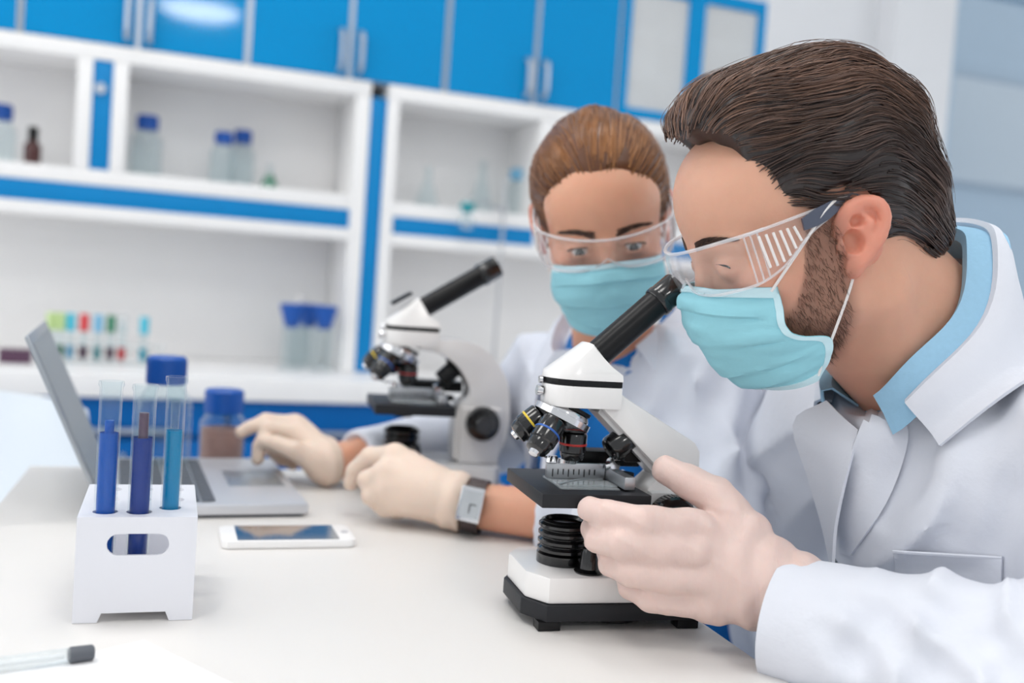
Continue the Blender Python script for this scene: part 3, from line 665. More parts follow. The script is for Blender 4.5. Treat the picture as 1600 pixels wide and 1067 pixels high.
# paper and pen in the near left corner
pp = [tz(-60, 1010), tz(215, 1004), tz(345, 1062), tz(-60, 1150)]
pc = np.array([-0.43, 0.66])
ppr = thing('paper_sheet', 'blank white paper sheet under the pen in the near left corner', 'paper', (0, 0, TZ))
_a = tz(225, 1003)[:2]; _b = tz(352, 1066)[:2]; _dir = (_b-_a)/np.linalg.norm(_b-_a); _nr = np.array([-_dir[1], _dir[0]]); _nr = -_nr if (_nr @ np.array([-1, -1])) < 0 else _nr
_q = [_a, _a+_dir*0.21, _a+_dir*0.21+_nr*0.297, _a+_nr*0.297]
MB().add([(x, y, 0.0004) for x, y in _q]+[(x, y, 0.0016) for x, y in _q], [(3, 2, 1, 0), (4, 5, 6, 7), (0, 1, 5, 4), (1, 2, 6, 5), (2, 3, 7, 6), (3, 0, 4, 7)]).build('sheet', M['paper'], ppr, smooth=False)
e0 = tz(146, 1034); e1 = tz(-60, 1062); pd = e1-e0; pl = float(np.linalg.norm(pd[:2]))
pen = thing('marker_pen', 'clear barrelled pen with a dark cap on the paper', 'pen', (e0[0], e0[1], TZ+0.0072), math.atan2(pd[1], pd[0]))
MB().cyl((0.016, 0, 0), (0.14, 0, 0), 0.0052, seg=18).build('barrel', M['slide'], pen)
MB().cyl((0.02, 0, 0), (0.12, 0, 0), 0.0018, seg=10).build('refill', M['white_lam'], pen)
MB().cyl((0, 0, 0), (0.017, 0, 0), 0.0055, 0.0058, seg=18, bev=0.0012).build('cap', M['keys'], pen)

# white chair at the left edge, dark chair of the woman
def shell_chair(name, label, loc, rz, m):
    t = thing(name, label, 'chair', loc, rz)
    g = []
    prof = spline([(0.0, 0.22, 0.46), (0.0, 0.05, 0.435), (0.0, -0.14, 0.445), (0.0, -0.20, 0.52), (0.0, -0.235, 0.68), (0.0, -0.26, 0.86)], 26)
    for i, p in enumerate(prof):
        k = i/25; half = 0.225 - 0.05*max(0, k-0.75)*4*max(0, k-0.75)*4*0.6 - 0.02*k
        g.append([(half*u, p[1]+0.045*u*u*(k > 0.5)*(k-0.5)*2 , p[2]+0.03*u*u*(1-k)) for u in np.linspace(-1, 1, 15)])
    MB().sheet(g, 0.012).build('shell', m, t)
    MB().cyl((0, 0, 0.12), (0, 0, 0.435), 0.022).build('column', M['steel'], t)
    for k in range(5):
        a = 2*pi*k/5; b = MB().tube([(0.02*cos(a), 0.02*sin(a), 0.12), (0.14*cos(a), 0.14*sin(a), 0.10), (0.26*cos(a), 0.26*sin(a), 0.065)], [0.02, 0.016, 0.012]).build('leg', M['steel'], t)
        MB().cyl((0.26*cos(a)-0.012*sin(a), 0.26*sin(a)+0.012*cos(a), 0.026), (0.26*cos(a)+0.012*sin(a), 0.26*sin(a)-0.012*cos(a), 0.026), 0.026, seg=16).build('castor', M['black'], b)
    return t
q = P(-175, 760, 1.60)
shell_chair('white_chair', 'pale white shell chair left of the bench', (q[0], q[1], 0), radians(150), M['chair_white']).scale = (1, 1, 0.92)
# ================================================================== MICROSCOPES
def microscope(loc, rz, label, curved=False):
    t = thing('microscope', label, 'microscope', loc, rz, None)
    W, K = M['white_metal'], M['black']
    oct_ = lambda i: [(-0.078+i, -0.030), (-0.062+i*0.6, -0.056+i), (0.082-i, -0.056+i), (0.090-i, -0.046), (0.090-i, 0.046), (0.082-i, 0.056-i), (-0.062+i*0.6, 0.056-i), (-0.078+i, 0.030)]
    b = MB().prism(oct_(0), 'z', 0.008, 0.0225, 0.0015).build('lower_base', M['black_satin'], t)
    for x in (-0.058, 0.07):
        for y in (-0.046, 0.046): MB().box(x-0.01, x+0.01, y-0.008, y+0.008, 0.0, 0.0078, 0.001).build('foot', K, b)
    MB().prism(oct_(0.003), 'z', 0.0228, 0.0455, 0.0025).build('upper_base', W, t)
    MB().cyl((0.01, -0.02, 0.002), (0.01, -0.02, 0.0078), 0.024).build('battery_cover', K, b)
    # lamp collar with bellows rings
    pr = [(0, 0.0457), (0.0235, 0.0457), (0.0235, 0.054)]
    for k in range(4):
        z = 0.0545+k*0.0072; pr += [(0.0205, z), (0.0232, z+0.0022), (0.0232, z+0.0046), (0.0205, z+0.0068)]
    pr += [(0.021, 0.0835), (0.018, 0.085), (0.0165, 0.0815), (0, 0.081)]
    MB().lathe(pr, (-0.033, 0, 0), seg=36).build('lamp_collar', M['black_gloss'], t)
    MB().lathe([(0, 0.0985), (0.012, 0.0985), (0.014, 0.1005), (0.014, 0.1065), (0, 0.1065)], (-0.033, 0, 0)).build('condenser', K, t)
    MB().lathe([(0, 0.0457), (0.0125, 0.0457), (0.013, 0.047), (0.0085, 0.0495), (0.0075, 0.062), (0.0065, 0.067), (0.004, 0.0685), (0, 0.0685)], (-0.02, -0.036, 0)).build('dimmer_knob', M['black_gloss'], t)
    # arm
    if not curved:
        arm = [(-0.012, 0.187), (0.003, 0.203), (0.01, 0.198), (0.080, 0.160), (0.085, 0.152), (0.09, 0.046), (0.034, 0.046), (0.036, 0.118), (0.050, 0.131)]
        MB().prism(arm, 'y', -0.021, 0.021, 0.0035).build('arm', W, t)
        MB().prism([(0.0505, 0.1315), (0.0495, 0.1245), (-0.0145, 0.1835), (-0.012, 0.1872)], 'y', -0.0145, 0.0145, 0.001).build('arm_inset', M['grey_metal'], t)
    else:
        out = spline([(-0.02, 0.196), (0.03, 0.200), (0.065, 0.187), (0.092, 0.155), (0.1, 0.115), (0.098, 0.08), (0.088, 0.05)], 22)
        inn = spline([(0.03, 0.05), (0.03, 0.09), (0.034, 0.118), (0.045, 0.128), (0.045, 0.142), (0.03, 0.165), (0.005, 0.181), (-0.02, 0.184)], 22)
        MB().prism([tuple(q) for q in out]+[tuple(q) for q in inn], 'y', -0.023, 0.023, 0.004).build('arm', W, t)
        MB().tube([(0.0455, 0, 0.126), (0.046, 0, 0.142), (0.031, 0, 0.164), (0.018, 0, 0.173)], 0.003, 6).build('arm_inset', K, t)
    MB().box(0.036, 0.088, -0.03, 0.03, 0.0456, 0.116, 0.004).build('focus_block', M['grey_metal'] if not curved else W, t)
    # focus knobs on both sides
    for s in (-1, 1):
        pr = [(0, 0), (0.019, 0), (0.021, 0.002), (0.021, 0.014), (0.019, 0.016), (0.013, 0.0165), (0.012, 0.018), (0.012, 0.028), (0.0105, 0.0295), (0, 0.0295)]
        kx, kz = (0.054, 0.094) if not curved else (0.062, 0.098)
        kn = MB().lathe(pr, (kx, s*0.0302, kz), (0, s, 0), seg=36).build('focus_knob', M['black_gloss'], t)
        rb = MB()
        for k in range(36):
            a = 2*pi*k/36; rb.box(kx+0.0205*cos(a)-0.0008, kx+0.0205*cos(a)+0.0008, min(s*0.0335, s*0.0438), max(s*0.0335, s*0.0438), kz+0.0205*sin(a)-0.0008, kz+0.0205*sin(a)+0.0008)
        rb.build('grip_ribs', M['black'], kn)
    # tension knob under the arm
    if not curved:
        a = Vector((0.027, -0.004, 0.166)); d = Vector((-0.82, -0.12, -0.57)).normalized()
        kn = MB().lathe([(0, 0), (0.0095, 0), (0.0115, 0.002), (0.0125, 0.004), (0.0125, 0.028), (0.011, 0.0305), (0.0095, 0.031), (0.0088, 0.029), (0, 0.029)], a, d, seg=32).build('stop_knob', M['black_gloss'], t)
        MB().box(0.018, 0.040, -0.006, 0.006, 0.1385, 0.149, 0.001).xf(Matrix.Rotation(0, 4, 'Y')).build('stop_bracket', K, t)
    else:
        MB().lathe([(0, 0), (0.010, 0), (0.0115, 0.002), (0.0115, 0.021), (0.01, 0.023), (0, 0.023)], (0.028, -0.003, 0.162), (-0.72, 0, -0.69), seg=28).build('stop_knob', K, t)
    # stage with slide holder
    st = MB().box(-0.074, 0.024, -0.0595, 0.0595, 0.1068, 0.1190, 0.0012).build('stage', M['black_satin'], t)
    MB().box(-0.045, -0.015, -0.0584, -0.0572, 0.1085, 0.1135).build('stage_label', K, st)
    MB().box(-0.052, 0.002, -0.040, 0.016, 0.1192, 0.1203).build('stage_plate', M['slide'], st)
    hd = MB().box(0.004, 0.014, -0.045, 0.036, 0.1204, 0.1315, 0.001).box(-0.03, 0.004, 0.028, 0.036, 0.1204, 0.1275, 0.001).build('slide_holder', M['steel'], st)
    MB().box(-0.052, 0.0035, 0.004, 0.0095, 0.1206, 0.1342, 0.0006).xf(Matrix.Translation((0, 0, 0))).build('scale_bar', M['steel'], hd)
    sc = MB()
    for k in range(9): sc.box(-0.047+k*0.005, -0.0462+k*0.005, 0.0034, 0.0041, 0.124 if k % 3 else 0.122, 0.129)
    sc.build('scale_marks', K, hd)
    MB().tube(spline([(-0.004, -0.01, 0.1235), (-0.03, -0.022, 0.1245), (-0.052, -0.034, 0.1225)], 8), 0.0011, 6).build('clip_finger', M['steel'], hd)
    MB().cyl((-0.048, 0.004, 0.1345), (-0.048, 0.004, 0.141), 0.006, 0.005, seg=18, bev=0.0008).cyl((-0.038, 0.004, 0.1345), (-0.038, 0.004, 0.1385), 0.004, seg=14).build('clip_screw', M['chrome'], hd)
    MB().tube([(-0.052, 0.004, 0.139), (-0.07, 0.006, 0.145)], 0.0011, 6).build('clip_lever', M['chrome'], hd)
    MB().box(-0.022, 0.046, 0.026, 0.05, 0.1285, 0.1425, 0.0015).build('slide_carriage', K, st)
    MB().cyl((0.012, 0.012, 0.1205), (0.012, 0.012, 0.1275), 0.0125, 0.011, seg=24).cyl((0.022, 0.004, 0.1205), (0.022, 0.004, 0.127), 0.0095, seg=20).build('carriage_gear', K, st)
    MB().lathe([(0, 0), (0.006, 0), (0.0075, 0.003), (0.006, 0.007), (0, 0.008)], (0.008, 0.004, 0.133), (0.3, -0.8, 0.3), seg=18).cyl((0.012, 0.004, 0.1305), (0.012, 0.004, 0.1352), 0.002, seg=8).build('carriage_screw', M['chrome'], st)
    # revolving nosepiece with four objectives
    ax = Vector((-0.417, 0, -0.909)).normalized(); c0 = Vector((-0.0405, 0, 0.1815))
    MB().lathe([(0, -0.004), (0.021, -0.004), (0.0235, 0), (0.0235, 0.0015), (0.0268, 0.002), (0.0268, 0.0075), (0.0255, 0.0085), (0.020, 0.012), (0.013, 0.0155), (0, 0.0165)], c0, ax, seg=40).build('nosepiece', M['chrome'] , t)
    MB().lathe([(0, -0.0075), (0.0225, -0.0075), (0.0225, -0.0045), (0, -0.0045)], c0, ax, seg=36).build('nosepiece_mount', K, t)
    e1 = Vector((0.909, 0, -0.417)); e2 = Vector((0, -1, 0)); th = math.acos(0.909)
    for az, L, ring in ((-4, 0.0310, 'ring_red'), (122, 0.040, 'ring_blue'), (196, 0.034, 'ring_yellow'), (275, 0.024, 'ring_red')):
        a = radians(az); out = e1*cos(a)+e2*sin(a); d = (ax*cos(th)+out*sin(th)).normalized()
        p = c0 + ax*0.0105 + out*0.0165
        ob = MB().lathe([(0, 0), (0.0085, 0), (0.0085, 0.002), (0.0115, 0.0025), (0.0123, 0.004), (0.0123, L*0.62), (0.0110, L*0.66), (0.0110, L*0.74), (0.0095, L*0.86), (0.0062, L*0.9), (0, L*0.9)], p, d, seg=28).build('objective', M['black_gloss'], t)
        MB().lathe([(0.0124, 0), (0.0126, 0.0003), (0.0126, 0.0017), (0.0124, 0.0020)], p+d*(L*0.36), d, seg=28).build('colour_ring', M[ring], ob)
        MB().lathe([(0, 0), (0.0054, 0), (0.0046, L*0.1), (0.003, L*0.115), (0, L*0.115)], p+d*(L*0.88), d, seg=20).build('front_lens', M['chrome'], ob)
    # head
    def dshape(i, f=0.0):
        pts = [(0.003-i, -0.027+i), (0.003-i, 0.027-i)]
        for k in range(13):
            a = pi/2 + pi*k/12; pts.append((-0.036+f+(0.027-i)*cos(a), (0.027-i)*sin(a)))
        return pts
    MB().prism(dshape(0), 'z', 0.1878, 0.2072, 0.0018).build('head_body', W, t)
    MB().prism(dshape(0.0005), 'z', 0.2074, 0.2124, 0.0005).build('head_seam', K, t)
    if curved: MB().box(-0.058, -0.03, -0.012, 0.012, 0.0, 0.004, 0.001).xf(Matrix.Translation((-0.006, 0, 0.268)) @ Matrix.Rotation(radians(-32), 4, 'Y')).build('head_cap', K, t)
    tdir = Vector((cos(radians(43)), 0, sin(radians(43)))) if not curved else Vector((cos(radians(33)), 0, sin(radians(33))))
    # prism housing: D-shaped foot rising to the slanted tube seat
    bm = bmesh.new(); lo = [bm.verts.new((x, y, 0.2126)) for x, y in dshape(0)]; mid = [bm.verts.new((x, y, 0.2185)) for x, y in dshape(0.0006)]
    s0 = Vector((-0.014, 0, 0.234)) if not curved else Vector((-0.016, 0, 0.236)); side = Vector((0, 1, 0)); upv = side.cross(tdir)*-1
    hi = []
    for x, y in dshape(0):
        u = (x+0.030)/0.033; rr = 0.0165
        an = math.atan2(y, x+0.02); hi.append(bm.verts.new(s0 + side*(rr*max(-1, min(1, y/0.020))) + upv*(-rr*cos(an)*1.0)))
    n = len(lo)
    for A, B_ in ((lo, mid), (mid, hi)):
        for i in range(n): bm.faces.new((A[i], A[(i+1) % n], B_[(i+1) % n], B_[i]))
    bm.faces.new(hi); bm.faces.new(lo[::-1]); bmesh.ops.recalc_face_normals(bm, faces=bm.faces[:])
    bmesh.ops.bevel(bm, geom=[e for e in bm.edges if any(v in hi for v in e.verts) and all(v in hi for v in e.verts)], offset=0.0015, segments=2, affect='EDGES')
    MB().bm(bm).build('prism_housing', W, t, angle=50)
    p0 = s0 - tdir*0.004
    LT = 0.078 if not curved else 0.088
    eye = MB().lathe([(0, 0), (0.0128, 0), (0.0128, LT), (0, LT)], p0, tdir, seg=36).build('eyepiece_tube', M['black'], t)
    MB().lathe([(0, 0), (0.0140, 0), (0.0146, 0.0008), (0.0146, 0.006), (0.0140, 0.0066), (0.0140, 0.024), (0.0132, 0.0262), (0.0105, 0.0265), (0.009, 0.024), (0, 0.0235)], p0+tdir*(LT-0.001), tdir, seg=36).build('eyepiece', M['black_gloss'], t)
    MB().tube([(-0.064, 0, 0.2095), (-0.0665, 0, 0.2095)], 0.0035, 12).lathe([(0, 0), (0.0045, 0), (0.0045, 0.005), (0, 0.005)], (-0.064, -0.003, 0.2), (-1, 0, 0.1), seg=16).build('clamp_screw', M['chrome'], t)
    return t
SC1 = np.array([0.0907, 0.9244, TZ+0.0003])
microscope(tuple(SC1), radians(15), 'white and black microscope with straight slanted arm held by the man')
_q = on_z(662, 772, TZ)
SC2 = np.array([_q[0], _q[1], TZ+0.0003])
microscope(tuple(SC2), radians(13), 'white microscope with curved arm standing behind the hand of the woman', curved=True).scale = (1.08, 1.08, 1.08)
for (L, rz, lab) in ((SC1, radians(15), 'glass specimen slide on the stage of the near microscope'), (SC2, radians(13), 'glass specimen slide on the stage of the far microscope')):
    t = thing('specimen_slide', lab, 'slide', (L[0], L[1], L[2]), rz, 'specimen slides on the microscopes')
    MB().box(-0.052, 0.0028, -0.032, -0.008, 0.1204, 0.1214).build('glass_plate', M['slide'], t)
    MB().box(-0.04, -0.024, -0.028, -0.012, 0.1215, 0.1217).build('cover_slip', M['glass'], t)
    if L is SC2: t.scale = (1.08, 1.08, 1.08)
# ================================================================== PEOPLE
def head_matrix(yaw, pitch, roll):
    fw = np.array([cos(pitch)*cos(yaw), cos(pitch)*sin(yaw), sin(pitch)])
    rt = np.cross(fw, [0, 0, 1.0]); rt /= np.linalg.norm(rt); up = np.cross(rt, fw)
    Mh = np.stack([rt, fw, up], 1); c, s = cos(roll), sin(roll)
    return Mh @ np.array([[c, 0, s], [0, 1, 0], [-s, 0, c]])

def ear_sdf(q):
    """q: head-local points with x mirrored so that the ear is at +x"""
    o = np.array([0.0715, -0.009, -0.005])
    def e(y, z, out): return o + np.array([out*0.95, y*0.92-0.22*z, z*0.81])
    hel = [e(.012, .010, .004), e(.013, .022, .007), e(.005, .033, .010), e(-.008, .037, .013), e(-.021, .031, .017), e(-.027, .016, .019), e(-.024, -.002, .018), e(-.016, -.016, .014), e(-.006, -.026, .010)]
    hel = spline(hel, 17); rr = np.interp(np.linspace(0, 8, 17), range(9), [.0036, .004, .0042, .0044, .0044, .0042, .004, .0038, .0045])
    d = chain(q, hel, rr, .003)
    pl = ell(q, e(-.009, .006, .008), (.0060, .0205, .0290)); d = smin(d, pl, .006)
    d = smin(d, chain(q, [e(-.004, .024, .012), e(-.014, .014, .015), e(-.014, -.004, .014), e(-.004, -.014, .011)], [.0032]*4, .003), .004)
    d = smin(d, ell(q, e(-.002, -.028, .009), (.0042, .0078, .0085)), .005)
    d = smax(d, -ell(q, e(.000, .000, .013), (.0125, .0085, .0105)), .0025)
    d = smax(d, -ell(q, e(-.002, .019, .015), (.009, .0065, .0055)), .0025)
    d = smin(d, ell(q, e(.011, -.004, .009), (.005, .004, .006)), .003)
    return d

def head_sdf(q, fem=False):
    a = q.copy(); a[:, 0] = np.abs(a[:, 0])
    d = ell(q, (0, -.014, .036), (.0755, .0985, .084))
    d = smin(d, ell(q, (0, .049, .048), (.064, .053, .060)), .03)
    d = smin(d, ell(q, (0, .034, -.030), (.061, .056, .070)), .03)
    jw = .050 if not fem else .045
    d = smin(d, rc(a, (jw, -.002, -.052), (.020, .058, -.097), .017, .016), .022)
    d = smin(d, rc(a, (jw+.004, -.006, -.02), (jw, -.002, -.055), .02, .017), .02)
    d = smin(d, ell(q, (0, .062, -.098), (.022, .019, .017)), .018)
    d = smin(d, ell(a, (.044, .058, -.022), (.020, .020, .016)), .018)
    d = smin(d, rc(a, (.045, .073, .016), (.012, .088, .014), .008 if not fem else .006, .008 if not fem else .006), .012)
    d = smax(d, -ell(a, (.032, .104, -.004), (.019, .018, .013)), .012)
    d = smin(d, ell(a, (.032, .0775, -.003), (.0165, .0145, .0135)), .005)           # lids over the eyeballs
    d = smin(d, rc(q, (0, .090, .008), (0, .0985, -.034), .0075, .0105), .010)
    d = smin(d, ell(a, (.0125, .090, -.039), (.009, .011, .0075)), .006)
    d = smin(d, ell(q, (0, .082, -.066), (.024, .012, .0075)), .007)
    d = smin(d, ell(q, (0, .079, -.078), (.021, .012, .0075)), .006)
    d = smax(d, -ell(q, (0, .095, -.072), (.024, .008, .0016)), .003)
    near = a[:, 0] > .05
    near = (np.abs(a-np.array([.08, -.02, -.004])) < np.array([.03, .04, .055])).all(1)
    if near.any(): d[near] = smin(d[near], ear_sdf(a[near]), .004)
    return d
def near_head(q, fem, eye=None):
    r = np.linalg.norm(q-np.array([0, 0, .01]), axis=1); m = r < .20; d = r-.12
    if m.any():
        e = head_sdf(q[m], fem)
        d[m] = open_eye(e, q[m], *eye) if eye else e
    return d
def open_eye(d, q, eye_c, gap):
    """cut the lid opening in front of the eyeball"""
    a = q.copy(); a[:, 0] = np.abs(a[:, 0])
    return smax(d, -ell(a, (eye_c[0], eye_c[1]+.014, eye_c[2]-.001), (.0145, .011, gap)), .002)

_NC = {}
def vnoise(p, s, seed=0):
    """cheap smooth pseudo noise in about [-1, 1]"""
    if (s, seed) not in _NC:
        r = np.random.default_rng(seed); w = r.normal(size=(3, 3)); w = w/np.linalg.norm(w, axis=1, keepdims=True)*s*(0.7+0.9*r.random((3, 1)))
        _NC[(s, seed)] = (w.T.copy(), r.random(3)*6.28)
    w, ph = _NC[(s, seed)]
    return np.sin(p @ w + ph).sum(-1)/2.3

class Person:
    def __init__(s, base, label, H, Mh, sc):
        s.base = np.array(base); s.root = thing('person', label, 'person', tuple(base)); s.H = np.array(H); s.M = Mh; s.sc = sc
    def tol(s, p): return ((p - s.H) @ s.M)/s.sc
    def tow(s, q): return (np.asarray(q, float)*s.sc) @ s.M.T + s.H
    def add(s, name, V, Q, m, parent=None, cols=None): return mesh_obj(name, np.asarray(V)-s.base, Q, m, parent or s.root, cols)
    def mb(s, name, mb, m, parent=None, local=False, **kw):
        V = np.array(mb.v); V = (s.tow(V) if local else V) - s.base; mb.v = [tuple(v) for v in V]
        return mb.build(name, m, parent or s.root, **kw)

def face_mask(pr, seed, pleat=0.0016, widen=1.0):
    """pleated mask in head-local coordinates"""
    cen = spline([(.1085, -.014), (.1150, -.026), (.1165, -.046), (.1110, -.070), (.0990, -.095), (.0825, -.115), (.066, -.122)], 41)      # y, z down the middle
    edg = spline([(.0640, .056, -.026), (.0675, .057, -.045), (.0685, .057, -.061), (.0675, .046, -.071), (.0655, .022, -.080), (.0610, .023, -.097), (.052, .034, -.115)], 41)
    ns, nf = 41, 49; g = np.zeros((ns, nf, 3)); r = np.random.default_rng(seed)
    for i in range(ns):
        for j in range(nf):
            f = -1+2*j/(nf-1); af = abs(f); s_ = sin(af*pi/2)
            x = edg[i, 0]*widen*(0.80*s_+0.20*af)*(1 if f > 0 else -1); w = cos(af*pi/2)**0.85
            y = edg[i, 1] + (cen[i, 0]-edg[i, 1])*w; z = edg[i, 2] + (cen[i, 1]-edg[i, 2])*(1-af**1.7)
            t = i/(ns-1); pl = ((t*4.2) % 1.0)*pleat*2.2*(1-af**6)*(0.12 < t < 0.86)
            nn = np.array([x*0.9, max(0, y-.0), (z+.06)*0.5]); nn /= np.linalg.norm(nn)
            g[i, j] = np.array([x, y, z]) + nn*pl
    P0 = g.reshape(-1, 3); wr = vnoise(P0, 95, seed)*.0016 + np.abs(vnoise(P0*np.array([1, .6, 1.6]), 150, seed+1))*.0016
    nn = P0*np.array([.9, 1, .4]); nn /= np.linalg.norm(nn, axis=1, keepdims=True); g = (P0 + nn*wr[:, None]).reshape(ns, nf, 3)
    m = pr.mb('face_mask', MB().sheet(g[::-1], .0016), M['mask'], local=True)
    off = g + (g*np.array([.9, 1, .4])/np.linalg.norm(g*np.array([.9, 1, .4]), axis=2, keepdims=True))*.0012
    for nm, rows in (('top_binding', off[0:4]), ('bottom_binding', off[37:41])): pr.mb(nm, MB().sheet(rows[::-1], .0012), M['mask_edge'], m, local=True)
    for cols_ in (slice(0, 2), slice(47, 49)): pr.mb('side_binding', MB().sheet(off[:, cols_][::-1], .0012), M['mask_edge'], m, local=True)
    pr.mb('nose_wire', MB().tube(off[2, 16:33] + np.array([0, .0006, 0]), .0011, 6), M['mask_edge'], m, local=True)
    for s in (1, -1):
        j = nf-2 if s > 0 else 1
        a, b = off[1, j], off[38, j]
        pts = spline([a, (s*.0780, .030, .006), (s*.0800, .006, .0275), (s*.0760, -.014, .032), (s*.0690, -.034, .016), (s*.0660, -.030, -.010), (s*.0745, -.009, -.030), (s*.0735, .004, -.052), b], 40)
        pr.mb('ear_loop', MB().tube(pts, .0013, 6), M['loop'], m, local=True)
    return m

def goggles(pr, tip='temple_grey', wide=1.0, drop=0.0):
    top, bot = [], []
    tp_ = spline([(0, .1190, .0175), (.022, .1165, .0185), (.045, .1075, .0205), (.062, .094, .0225), (.0735, .076, .0240), (.0785, .052, .0260), (.0795, .026, .0280), (.0785, .006, .0290)], 30)
    bt_ = spline([(0, .1110, -.008), (.018, .1110, -.019), (.042, .105, -.0215), (.060, .092, -.0205), (.0720, .072, -.0180), (.0780, .050, -.008), (.0790, .026, .010), (.0785, .006, .019)], 30)
    g = pr.mb('goggles', MB().tube(np.vstack([tp_[:20][::-1]*[-1, 1, 1], tp_[1:20]])*[wide, 1, 1], .0017, 6), M['goggle_rim'], local=True)
    full_t = np.vstack([tp_[:17][::-1]*[-1, 1, 1], tp_[1:17]])*[wide, 1, 1]; full_b = np.vstack([bt_[:17][::-1]*[-1, 1, 1], bt_[1:17]])*[wide, 1, 1]
    grid = np.stack([full_t*(1-k)+full_b*k + np.array([0, .003, 0])*4*k*(1-k) for k in np.linspace(0, 1, 7)])
    pr.mb('lens', MB().sheet(grid, .0016), M['goggle'], g, local=True)
    pr.mb('lower_rim', MB().tube(full_b, .0014, 6), M['goggle_rim'], g, local=True)
    for s in (1, -1):
        S = np.array([s*wide, 1, 1]); t_, b_ = tp_[16:]*S, bt_[16:]*S
        grid = np.stack([t_*(1-k)+b_*k for k in np.linspace(0, 1, 5)])
        pr.mb('side_shield', MB().sheet(grid if s < 0 else grid[::-1], .0014), M['goggle'], g, local=True)
        pr.mb('shield_rim', MB().tube(b_, .0012, 6), M['goggle_rim'], g, local=True)
        pr.mb('upper_shield_rim', MB().tube(t_, .0014, 6), M['goggle_rim'], g, local=True)
        for u in (0.02, 0.1, 0.23):                     # upright ribs beside the hinge
            i = 16+int(u*13); pr.mb('shield_rib', MB().tube([tp_[i]*S, (tp_[i]*.5+bt_[i]*.5)*S*[1.004, 1, 1], bt_[i]*S], .0009, 6), M['goggle_rim'], g, local=True)
        for k in range(6):                              # vent slots
            y = .066-.0060*k; f = np.interp(y, tp_[::-1, 1], np.arange(30)[::-1]); xt = np.interp(f, np.arange(30), tp_[:, 0])
            zb = np.interp(y, bt_[::-1, 1], bt_[::-1, 2])
            pr.mb('vent_slot', MB().tube([(s*wide*(xt+.0012), y+.002, .0205), (s*wide*(xt+.0012), y-.002, max(zb+.005, -.007))], .00125, 6), M['loop'], g, local=True)
        pr.mb('temple', MB().sheet([[np.array([s*wide*x, y, z+h]) for h in np.linspace(-w, w, 5)] for x, y, z, w in ((.0805, .030, .0200, .005), (.0803, .018, .0225, .0068), (.0795, .006, .0250, .0066), (.0775, -.006, .0285, .005), (.0745, -.020, .0300, .0035), (.0735, -.032, .024, .003))], .0026), M[tip], g, local=True)
    return g

def eyes(pr, c, look, iris):
    for s in (1, -1):
        cc = np.array([s*c[0], c[1], c[2]]); r = .0118; d = np.array(look, float); d /= np.linalg.norm(d)
        e = pr.mb('eye', MB().lathe([(0, -r)]+[(r*sin(pi*k/14), -r*cos(pi*k/14)) for k in range(1, 14)]+[(0, r)], tuple(cc), tuple(d), 24), M['eye_white'], local=True)
        pr.mb('iris', MB().lathe([(0, r*.9), (.0056, r*.9), (.0054, r*.935), (0, r*1.01)], tuple(cc), tuple(d), 24), M[iris], e, local=True)
        lash = [cc + np.array([.0150*cos(u), .0118-.0035*cos(u)**2*1.2, .0048*sin(u)-.0005]) for u in np.linspace(.15, pi-.15, 12)]
        pr.mb('lashes', MB().tube(lash, [.0004]+[.0009]*10+[.0004], 5), M['pupil'], e, local=True)
        pr.mb('pupil', MB().lathe([(0, r*.98), (.0024, r*.985), (.002, r*1.012), (0, r*1.02)], tuple(cc), tuple(d), 16), M['pupil'], e, local=True)

def grow(p, fn, dirf, steps, step, lift):
    """strands over the surface fn=0: p roots (N,3); returns (N,S,3)"""
    out = [p.copy()]; h = 1e-4
    def grad(q):
        d0 = fn(q); g = np.stack([fn(q+np.eye(3)[i]*h)-d0 for i in range(3)], 1)/h
        return d0, g/(np.linalg.norm(g, axis=1, keepdims=True)+1e-9)
    n = len(p); L = np.asarray(lift).reshape(-1) if hasattr(lift, '__len__') else np.full(n, lift)
    st = np.asarray(step).reshape(-1, 1) if hasattr(step, '__len__') else step
    for k in range(steps):
        d0, g = grad(p); d = dirf(p, k/steps); d = d - g*(d*g).sum(1, keepdims=True); d /= np.linalg.norm(d, axis=1, keepdims=True)+1e-9
        p = p + d*st; d0, g = grad(p)
        p = p - g*(d0 - L*min(1, (k+1)/3.0))[:, None]; out.append(p.copy())
    return np.stack(out, 1)

def hand_sdf(p, wrist, wr, fingers, palm, k=.008, kf=.003):
    """fingers: list of (joints, radii); palm: list of (a, b, ra, rb)"""
    d = None
    for a, b, ra, rb in palm:
        e = rc(p, a, b, ra, rb); d = e if d is None else smin(d, e, .012)
    for js, rs in fingers:
        d = smin(d, chain(p, js, rs, .003), .0055)
    return d

# ------------------------------------------------------------------ collar / cloth ribbons
def ribbon(rows, th): return MB().sheet(np.array(rows, float), th)

# ================================================================== THE MAN
MH = np.array([0.2462, 0.9096, 1.1011]); MM = head_matrix(radians(189), radians(-20), radians(-3)); MS = 0.98
man = Person((0.60, 0.99, 0.0), 'bearded man in a white lab coat leaning over the near microscope', MH, MM, MS)
NB = np.array([0.395, 0.955, 1.003]); PEL = np.array([0.60, 0.99, 0.52])
hb = radians(196); FWD = np.array([cos(hb), sin(hb), 0]); LEF = np.array([cos(hb+pi/2), sin(hb+pi/2), 0])
AX = (NB-PEL)/np.linalg.norm(NB-PEL); FWD = FWD - AX*(FWD @ AX); FWD /= np.linalg.norm(FWD); TM = np.stack([LEF, FWD, AX], 1)
SHL = NB + LEF*0.185 + np.array([0.045, 0, -0.055]); SHR = NB - LEF*0.185 + np.array([0.02, 0, -0.06])
WRL = P(1228, 930, .838); ELL_ = P(1745, 1120, .700)
WRR = NB + np.array([-0.28, 0.10, -0.20]); ELR = NB + np.array([-0.06, 0.27, -0.24])

